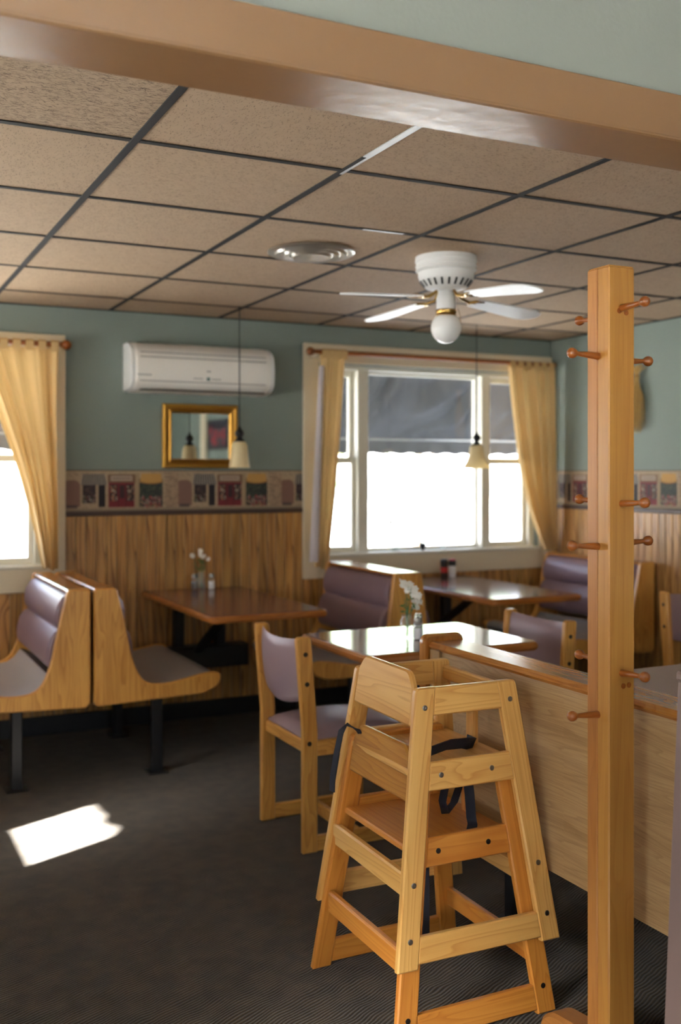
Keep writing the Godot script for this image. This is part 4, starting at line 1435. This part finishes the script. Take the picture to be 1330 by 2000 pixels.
# ==================================================================== on the walls
func wall_things() -> void:
	# air conditioner
	var a := thing("air_conditioner", "cream wall-mounted split air conditioner above the gilt mirror", "air conditioner", Vector3(1.85, 0, ZW))
	var prof := filleted([[0.0, 1.852, 0.0], [0.0, 2.125, 0.0], [0.10, 2.125, 0.03], [0.185, 2.085, 0.04], [0.205, 1.99, 0.05], [0.190, 1.895, 0.04], [0.145, 1.862, 0.02], [0.06, 1.852, 0.0]], 5)
	# (x of the profile is depth): turned so that it runs along the wall
	var xf := Transform3D(Basis(Vector3(0, 0, 1), Vector3.UP, Vector3(-1, 0, 0)), Vector3.ZERO)
	var body := ns()
	prism(body, prof, -0.395, 0.395, 0.010, xf, Vector2(0, 1), 40.0)
	part(body, "body", M.ac, a)
	for e in [-1.0, 1.0]:
		var cap := ns()
		var sm := PackedVector2Array()
		for p in prof:
			sm.append(Vector2(p.x * 0.97, 1.99 + (p.y - 1.99) * 0.98))
		prism(cap, sm, e * 0.395, e * 0.418, 0.006, xf, Vector2(0, 1), 40.0)
		part(cap, "end_cap", M.white, a)
	for g in [[2.060, 0.1975], [2.034, 0.2035], [1.905, 0.1945]]:
		var gr := ns()
		box(gr, Vector3(-0.37, g[0], g[1] - 0.004), Vector3(0.36, g[0] + 0.0035, g[1] + 0.0008), 0.0, 0)
		part(gr, "seam", M.ac_dark, a)
	var lv := ns()
	box(lv, Vector3(-0.36, 1.856, 0.135), Vector3(0.36, 1.864, 0.185), 0.002, 0)
	part(lv, "louver", M.ac_dark, a)
	for m in [[-0.385, 1.935, 0.085, 0.006, 0], [-0.07, 1.925, 0.06, 0.005, 0], [0.035, 1.924, 0.062, 0.005, 0], [0.005, 1.965, 0.030, 0.007, 0]]:
		var mk := ns()
		var n := int(m[2] / 0.008)
		for i in n:
			box(mk, Vector3(m[0] + i * 0.008, m[1], 0.2045 if m[1] > 1.95 else 0.1985), Vector3(m[0] + i * 0.008 + 0.005, m[1] + m[3], 0.2062 if m[1] > 1.95 else 0.2005), 0.0)
		part(mk, "lettering", M.mark, a)
	var li := ns()
	box(li, Vector3(0.006, 1.918, 0.196), Vector3(0.024, 1.936, 0.2015), 0.001)
	part(li, "indicator", M.mark_green, a)
	# mirror
	var mr := thing("wall_mirror", "small mirror in an ornate gilt frame hanging under the air conditioner", "mirror", Vector3(1.880, 1.615, ZW + 0.004))
	var g := ns()
	box(g, Vector3(-0.18, -0.145, 0.0), Vector3(0.18, 0.145, 0.008), 0.0)
	part(g, "mirror_glass", M.mirror, mr)
	var fr := ns()
	var w2 := 0.224
	var h2 := 0.182
	var mould := [Vector2(0.0, 0.0), Vector2(0.0, 0.020), Vector2(0.008, 0.030), Vector2(0.018, 0.030), Vector2(0.024, 0.022), Vector2(0.034, 0.020), Vector2(0.042, 0.026), Vector2(0.050, 0.018), Vector2(0.052, 0.006)]
	for s in 4:
		var corners := [Vector2(-w2, -h2), Vector2(w2, -h2), Vector2(w2, h2), Vector2(-w2, h2)]
		var inn := [Vector2(1, 1), Vector2(-1, 1), Vector2(-1, -1), Vector2(1, -1)]
		var ca: Vector2 = corners[s]
		var cb: Vector2 = corners[(s + 1) % 4]
		for k in mould.size() - 1:
			var q: Array = []
			for m in [mould[k], mould[k + 1]]:
				var pa: Vector2 = ca + inn[s] * m.x
				var pb: Vector2 = cb + inn[(s + 1) % 4] * m.x
				q.append([Vector3(pa.x, pa.y, m.y), Vector3(pb.x, pb.y, m.y)])
			var n: Vector3 = (q[0][1] - q[0][0]).cross(q[1][0] - q[0][0]).normalized()
			if n.z < 0:
				n = -n
			flat4(fr, [q[0][0], q[0][1], q[1][1], q[1][0]], n, [Vector2.ZERO, Vector2.ZERO, Vector2.ZERO, Vector2.ZERO])
	var frm := part(fr, "frame", M.gold, mr)
	var orn := ns()     # beads and leaves along the moulding
	for s in 2:
		for k in 34:
			var x := lerpf(-w2 + 0.02, w2 - 0.02, k / 33.0)
			ball(orn, Vector3(x, (h2 - 0.029) * (1 if s == 0 else -1), 0.020), 0.0052, 6)
		for k in 26:
			var y := lerpf(-h2 + 0.035, h2 - 0.035, k / 25.0)
			ball(orn, Vector3((w2 - 0.029) * (1 if s == 0 else -1), y, 0.020), 0.0052, 6)
	part(orn, "beading", M.gold_dark, frm)
	# dried straw bunch on the side wall
	var sw := thing("straw_bunch", "bunch of dried straw hanging on the pale side wall", "dried straw", Vector3(XR - 0.03, 2.06, -4.82))
	var a1 := ns()
	var a2 := ns()
	for k in 120:
		var a0 := rng.randf() * TAU
		var sp := rng.randf_range(0.0, 0.075)
		var ln := rng.randf_range(0.18, 0.34)
		var e := Vector3(cos(a0) * sp * 0.35, -ln - 0.08, sin(a0) * sp - 0.005)
		tube(a1 if k % 3 else a2, [Vector3(rng.randfn() * 0.005, -0.07, rng.randfn() * 0.008), Vector3(e.x * 0.8, -0.08 - ln * 0.5, e.z * 0.9), e], 0.0022, 4, 0.0012)
	for k in 46:
		var ln := rng.randf_range(0.05, 0.09)
		var d := Vector3(rng.randfn() * 0.006, ln * 0.8, rng.randfn() * 0.030)
		tube(a1 if k % 3 else a2, [Vector3(0, -0.07, 0), Vector3(0, -0.07, 0) + d * 0.6 + Vector3(0, 0.01, rng.randfn() * 0.008), Vector3(0, -0.07, 0) + d], 0.0030, 4, 0.0016)
	var s1 := part(a1, "straw", M.straw, sw)
	s1.set_meta("kind", "stuff")
	part(a2, "straw", M.straw_dark, sw).set_meta("kind", "stuff")
	var tie := ns()
	lathe(tie, [Vector2(0.016, -0.085), Vector2(0.018, -0.075), Vector2(0.016, -0.062)], 12)
	part(tie, "tie", M.straw_dark, sw)
	# what the mirror shows of the entrance room's side wall
	var pic := thing("framed_print", "dark blue and red framed print on the entrance room wall, seen in the mirror", "picture", Vector3(XR - 0.02, 1.90, 1.12))
	var pf := ns()
	box(pf, Vector3(0.0, -0.19, -0.38), Vector3(0.02, 0.19, 0.38), 0.004, 2)
	part(pf, "frame", M.black, pic)
	var pp := ns()
	box(pp, Vector3(-0.003, -0.165, -0.355), Vector3(0.001, 0.165, 0.355), 0.0, 2)
	part(pp, "print", M.print_dark, pic)
	var pr := ns()
	for k in 18:
		var c := Vector3(-0.0036, rng.randf_range(-0.12, 0.08), rng.randf_range(-0.28, 0.25))
		lathe(pr, [Vector2(rng.randf_range(0.02, 0.05), 0.0), Vector2(0.0, 0.0006)], 8, along(Vector3(-1, 0, 0), c))
	part(pr, "red_print", M.print_red, pic)
	var tc := structure("trim_2", "cream casing beside the dark print on the entrance room wall", "trim")
	wall_piece(tc, Vector3(XR - 0.03, 0.0, 1.56), Vector3(XR, 2.4, 1.76), M.cream, "casing")

# ==================================================================== on the ceiling
func pendant(label: String, at: Vector3, y_cap: float, flare: float) -> void:
	var p := thing("pendant_lamp", label, "pendant lamp", at, 0.0, "pendant lamps over the booth tables")
	var cd := ns()
	tube(cd, [Vector3(0, CE - 0.004, 0), Vector3(0, y_cap, 0)], 0.0035, 6)
	part(cd, "cord", M.black, p)
	var cap := ns()
	lathe(cap, [Vector2(0.0, y_cap + 0.012), Vector2(0.007, y_cap + 0.008), Vector2(0.009, y_cap - 0.005), Vector2(0.020, y_cap - 0.012), Vector2(0.026, y_cap - 0.028), Vector2(0.022, y_cap - 0.040), Vector2(0.013, y_cap - 0.047), Vector2(0.016, y_cap - 0.056), Vector2(0.026, y_cap - 0.064), Vector2(0.030, y_cap - 0.074), Vector2(0.0, y_cap - 0.074)], 18)
	part(cap, "cap", M.black, p)
	var y := y_cap - 0.070
	var sh := ns()
	var outer := [Vector2(0.012, y + 0.002), Vector2(0.032, y - 0.002), Vector2(0.042, y - 0.020), Vector2(0.047, y - 0.060), Vector2(0.050 + flare * 0.3, y - 0.100), Vector2(0.053 + flare * 0.65, y - 0.125), Vector2(0.054 + flare, y - 0.142)]
	lathe(sh, outer, 28, Transform3D.IDENTITY, 70.0)
	part(sh, "glass_shade", M.shade, p)
	var bl := ns()
	ball(bl, Vector3(0, y - 0.07, 0), 0.022, 12, 1.3)
	part(bl, "bulb", M.opal, p)

func hanging_things() -> void:
	pendant("pendant lamp with straight cream glass shade hanging in front of the gilt mirror", Vector3(1.955, 0, -5.245), 1.645, 0.002)
	pendant("pendant lamp with flared cream glass shade hanging before the picture window", Vector3(3.480, 0, -5.255), 1.645, 0.034)
	# ceiling fan
	var f := thing("ceiling_fan", "white hugger ceiling fan with four blades and an opal globe", "ceiling fan", Vector3(2.295, 0, -3.695))
	var ho := ns()
	lathe(ho, [Vector2(0.0, CE - 0.001), Vector2(0.128, CE - 0.001), Vector2(0.130, 2.285), Vector2(0.126, 2.281), Vector2(0.126, 2.270), Vector2(0.129, 2.266), Vector2(0.126, 2.262), Vector2(0.126, 2.252), Vector2(0.128, 2.248), Vector2(0.118, 2.240), Vector2(0.117, 2.222), Vector2(0.112, 2.208), Vector2(0.086, 2.176), Vector2(0.06, 2.168), Vector2(0.0, 2.166)], 40, Transform3D.IDENTITY, 35.0)
	var hb := part(ho, "housing", M.white, f)
	for k in 22:
		var sl := ns()
		var a := TAU * k / 22.0
		var d := Vector3(cos(a), 0, sin(a))
		bar(sl, d * 0.1105 + Vector3(0, 2.204, 0), d * 0.0905 + Vector3(0, 2.179, 0), 0.009, 0.003, Vector3(-d.z, 0, d.x), 0.001)
		part(sl, "vent_slot", M.fan_dark, hb)
	for k in 4:
		var a := deg_to_rad(171.0 + 90.0 * k)
		var d := Vector3(cos(a), 0, sin(a))
		var s := Vector3(-d.z, 0, d.x)
		var ir := ns()
		tube(ir, [d * 0.05 + Vector3(0, 2.160, 0), d * 0.085 + Vector3(0, 2.135, 0) + s * 0.012, d * 0.125 + Vector3(0, 2.128, 0), d * 0.165 + Vector3(0, 2.132, 0)], 0.007, 8)
		tube(ir, [d * 0.125 + Vector3(0, 2.128, 0), d * 0.15 + Vector3(0, 2.130, 0) + s * 0.03, d * 0.185 + Vector3(0, 2.133, 0) + s * 0.034], 0.006, 8)
		tube(ir, [d * 0.125 + Vector3(0, 2.128, 0), d * 0.15 + Vector3(0, 2.128, 0) - s * 0.03, d * 0.185 + Vector3(0, 2.127, 0) - s * 0.034], 0.006, 8)
		part(ir, "blade_iron", M.brass, f)
		var bl := ns()
		var pitch := deg_to_rad(7.0)
		var u := (s * cos(pitch) + Vector3.UP * sin(pitch)).normalized()
		var out := filleted([[0.150, -0.046, 0.02], [0.46, -0.070, 0.0], [0.515, -0.052, 0.03], [0.535, 0.0, 0.03], [0.515, 0.052, 0.03], [0.46, 0.070, 0.0], [0.150, 0.046, 0.02]], 4)
		var dd := (d + Vector3(0, -0.075, 0)).normalized()
		prism(bl, out, -0.003, 0.003, 0.0015, Transform3D(Basis(dd, u, dd.cross(u)), Vector3(0, 2.142, 0)), Vector2(1, 0), 40.0)
		part(bl, "blade", M.white, f)
	var nk := ns()
	lathe(nk, [Vector2(0.030, 2.168), Vector2(0.038, 2.140), Vector2(0.041, 2.128), Vector2(0.041, 2.082), Vector2(0.036, 2.080)], 28)
	part(nk, "light_kit", M.white, f)
	var rg := ns()
	lathe(rg, [Vector2(0.036, 2.088), Vector2(0.043, 2.086), Vector2(0.044, 2.074), Vector2(0.041, 2.068), Vector2(0.044, 2.062), Vector2(0.036, 2.058)], 28)
	part(rg, "brass_ring", M.brass, f)
	var gl := ns()
	ball(gl, Vector3(0, 2.010, 0), 0.064, 32)
	part(gl, "globe", M.opal, f)
	var ch := ns()
	tube(ch, [Vector3(0.040, 2.09, 0.030), Vector3(0.047, 2.06, 0.036), Vector3(0.048, 2.005, 0.040)], 0.0016, 5)
	part(ch, "pull_chain", M.brass, f)
	# round air diffuser
	var dz := thing("ceiling_diffuser", "round metal air diffuser set in the tile ceiling", "air vent", Vector3(1.735, 0, -3.825))
	var di := ns()
	lathe(di, [Vector2(0.175, CE - 0.004), Vector2(0.178, CE - 0.010), Vector2(0.168, CE - 0.016), Vector2(0.150, CE - 0.013), Vector2(0.142, CE - 0.022), Vector2(0.120, CE - 0.018), Vector2(0.112, CE - 0.027), Vector2(0.088, CE - 0.022), Vector2(0.080, CE - 0.031), Vector2(0.05, CE - 0.029), Vector2(0.0, CE - 0.033)], 48, Transform3D.IDENTITY, 20.0)
	part(di, "disc", M.alu, dz)

# ==================================================================== small things
func shaker(at: Vector3, filling: Material, label: String, square := true) -> void:
	var s := thing("salt_shaker" if filling == M.salt else "pepper_shaker", label, "shaker", at)
	var gl := ns()
	var seg := 8 if square else 16
	lathe(gl, [Vector2(0.0, 0.001), Vector2(0.021, 0.001), Vector2(0.022, 0.006), Vector2(0.021, 0.052), Vector2(0.016, 0.064), Vector2(0.015, 0.070)], seg)
	part(gl, "glass_body", M.jar, s)
	var fi := ns()
	lathe(fi, [Vector2(0.0, 0.004), Vector2(0.0175, 0.004), Vector2(0.0175, 0.045), Vector2(0.0, 0.046)], seg)
	part(fi, "filling", filling, s)
	var cp := ns()
	lathe(cp, [Vector2(0.0165, 0.068), Vector2(0.0170, 0.080), Vector2(0.0135, 0.089), Vector2(0.0, 0.091)], 16)
	part(cp, "cap", M.steel, s)

func flower_jar(at: Vector3, label: String, seed_: int, lean: Vector3, high: float, plume: bool) -> void:
	var r := RandomNumberGenerator.new()
	r.seed = seed_
	var v := thing("flower_jar", label, "flower jar", at)
	var gl := ns()
	lathe(gl, [Vector2(0.0, 0.001), Vector2(0.026, 0.001), Vector2(0.028, 0.008), Vector2(0.028, 0.070), Vector2(0.020, 0.082), Vector2(0.021, 0.096)], 20)
	part(gl, "jar", M.jar, v)
	var st := ns()
	var lf := ns()
	var tips := []
	for k in 7:
		var e := lean * r.randf_range(0.4, 1.0) + Vector3(r.randfn() * 0.022, high * r.randf_range(0.62, 1.0), r.randfn() * 0.022)
		var m := Vector3(e.x * 0.3, 0.09, e.z * 0.3)
		tube(st, [Vector3(r.randfn() * 0.008, 0.006, r.randfn() * 0.008), m, m.lerp(e, 0.5) + Vector3(0, 0.01, 0), e], 0.0013, 5)
		tips.append(e)
		for j in 5:
			var p := m.lerp(e, r.randf_range(0.1, 0.85))
			var d := Vector3(r.randfn(), r.randfn() * 0.5 + 0.3, r.randfn()).normalized()
			var w := d.cross(Vector3(r.randfn(), r.randfn(), r.randfn())).normalized()
			var n := d.cross(w)
			var l := r.randf_range(0.014, 0.028)
			tri(lf, p, p + d * l * 0.5 + w * l * 0.22, p + d * l, n, n, n)
			tri(lf, p, p + d * l * 0.5 - w * l * 0.22, p + d * l, n, n, n)
	part(st, "stems", M.leaf, v)
	part(lf, "leaves", M.leaf, v).set_meta("kind", "stuff")
	var heads := []
	if plume:      # a heavy plume of small blossoms arching over
		for k in 44:
			var t := k / 43.0
			heads.append([Vector3(lerpf(-0.018, 0.052, t), high * (1.02 - 0.45 * t * t) + r.randfn() * 0.004, r.randfn() * 0.012) + lean * 0.5 + Vector3(r.randfn() * 0.012, 0, 0), r.randf_range(0.012, 0.019)])
	else:
		for e in tips:
			heads.append([e, r.randf_range(0.014, 0.020)])
	for hd in heads:
		var fl := ns()
		var c: Vector3 = hd[0]
		var rad: float = hd[1]
		var nrm := Vector3(r.randfn() * 0.6 - 0.2, 0.35 + r.randf() * 0.5, 0.7 + r.randfn() * 0.3).normalized()
		var x := along(nrm, Vector3.ZERO).basis.x
		var y := nrm.cross(x)
		for k in 7:
			var a := TAU * k / 7.0
			var d := x * cos(a) + y * sin(a)
			var s := x * -sin(a) + y * cos(a)
			tri(fl, c, c + d * rad * 0.65 + s * rad * 0.30 + nrm * rad * 0.2, c + d * rad + nrm * rad * 0.1, nrm, nrm, nrm)
			tri(fl, c, c + d * rad * 0.65 - s * rad * 0.30 + nrm * rad * 0.2, c + d * rad + nrm * rad * 0.1, nrm, nrm, nrm)
		ball(fl, c + nrm * rad * 0.1, rad * 0.30, 6)
		part(fl, "blossom", M.petal, v)

func bottle(at: Vector3, label: String, cap: Material, body: Material) -> void:
	var b := thing("spice_bottle", label, "spice bottle", at)
	var gl := ns()
	lathe(gl, [Vector2(0.0, 0.0), Vector2(0.022, 0.0), Vector2(0.023, 0.006), Vector2(0.023, 0.065), Vector2(0.019, 0.074)], 18)
	part(gl, "jar", body, b)
	var lb := ns()
	lathe(lb, [Vector2(0.0232, 0.030), Vector2(0.0236, 0.032), Vector2(0.0236, 0.060), Vector2(0.0232, 0.062)], 18)
	part(lb, "paper_label", M.red if cap == M.black else M.white, b)
	var co := ns()
	lathe(co, [Vector2(0.020, 0.070), Vector2(0.024, 0.074), Vector2(0.024, 0.100), Vector2(0.022, 0.104), Vector2(0.0, 0.104)], 18)
	part(co, "collar", M.fan_dark, b)
	var ca := ns()
	lathe(ca, [Vector2(0.021, 0.104), Vector2(0.021, 0.112), Vector2(0.0, 0.114)], 18)
	part(ca, "lid", cap, b)

func table_things() -> void:
	var y := 0.7506
	flower_jar(Vector3(1.852, y, -5.585), "glass jar of white flowers on the booth table under the mirror", 12, Vector3(0.005, 0, 0.01), 0.235, false)
	shaker(Vector3(1.900, y, -5.545), M.salt, "glass salt shaker beside the flower jar under the mirror")
	shaker(Vector3(1.805, y, -5.560), M.pepper, "glass pepper shaker beside the flower jar under the mirror")
	flower_jar(Vector3(2.030, y, -3.560), "glass jar with a drooping white flower plume on the pedestal table", 4, Vector3(-0.005, 0, 0.02), 0.215, true)
	shaker(Vector3(2.052, y, -3.510), M.salt, "glass salt shaker beside the drooping flower plume")
	shaker(Vector3(2.100, y, -3.590), M.pepper, "glass pepper shaker behind the salt shaker on the pedestal table")
	bottle(Vector3(3.440, y, -5.560), "dark spice bottle with a black lid under the picture window", M.black, M.pepper)
	bottle(Vector3(3.490, y, -5.545), "pale spice bottle with a red lid under the picture window", M.red, M.salt)
	# on the sill
	var ys := 0.912
	var pot := thing("small_planter", "tiny black planter on the picture window sill", "planter", Vector3(3.375, ys, ZW - 0.02))
	var p := ns()
	lathe(p, [Vector2(0.0, 0.0), Vector2(0.011, 0.0), Vector2(0.012, 0.006), Vector2(0.010, 0.010), Vector2(0.024, 0.036), Vector2(0.026, 0.042), Vector2(0.022, 0.043), Vector2(0.0, 0.036)], 16)
	part(p, "pot", M.black, pot)
	var sp := ns()
	for k in 9:
		var a := TAU * k / 9.0
		tube(sp, [Vector3(0, 0.036, 0), Vector3(cos(a) * 0.012, 0.046, sin(a) * 0.012), Vector3(cos(a) * 0.018, 0.052, sin(a) * 0.018)], 0.003, 5, 0.001)
	part(sp, "succulent", M.leaf, pot)
	flower_jar(Vector3(3.18, ys, ZW - 0.03), "glass jar of leggy green sprigs on the picture window sill", 33, Vector3(0.0, 0, 0.0), 0.20, false)
	var gj := thing("glass_votive", "small clear glass votive on the picture window sill", "glass", Vector3(3.535, ys, ZW - 0.03))
	var gv := ns()
	lathe(gv, [Vector2(0.0, 0.0), Vector2(0.020, 0.0), Vector2(0.024, 0.03), Vector2(0.026, 0.04), Vector2(0.024, 0.04), Vector2(0.021, 0.008), Vector2(0.0, 0.006)], 18)
	part(gv, "bowl", M.jar, gj)
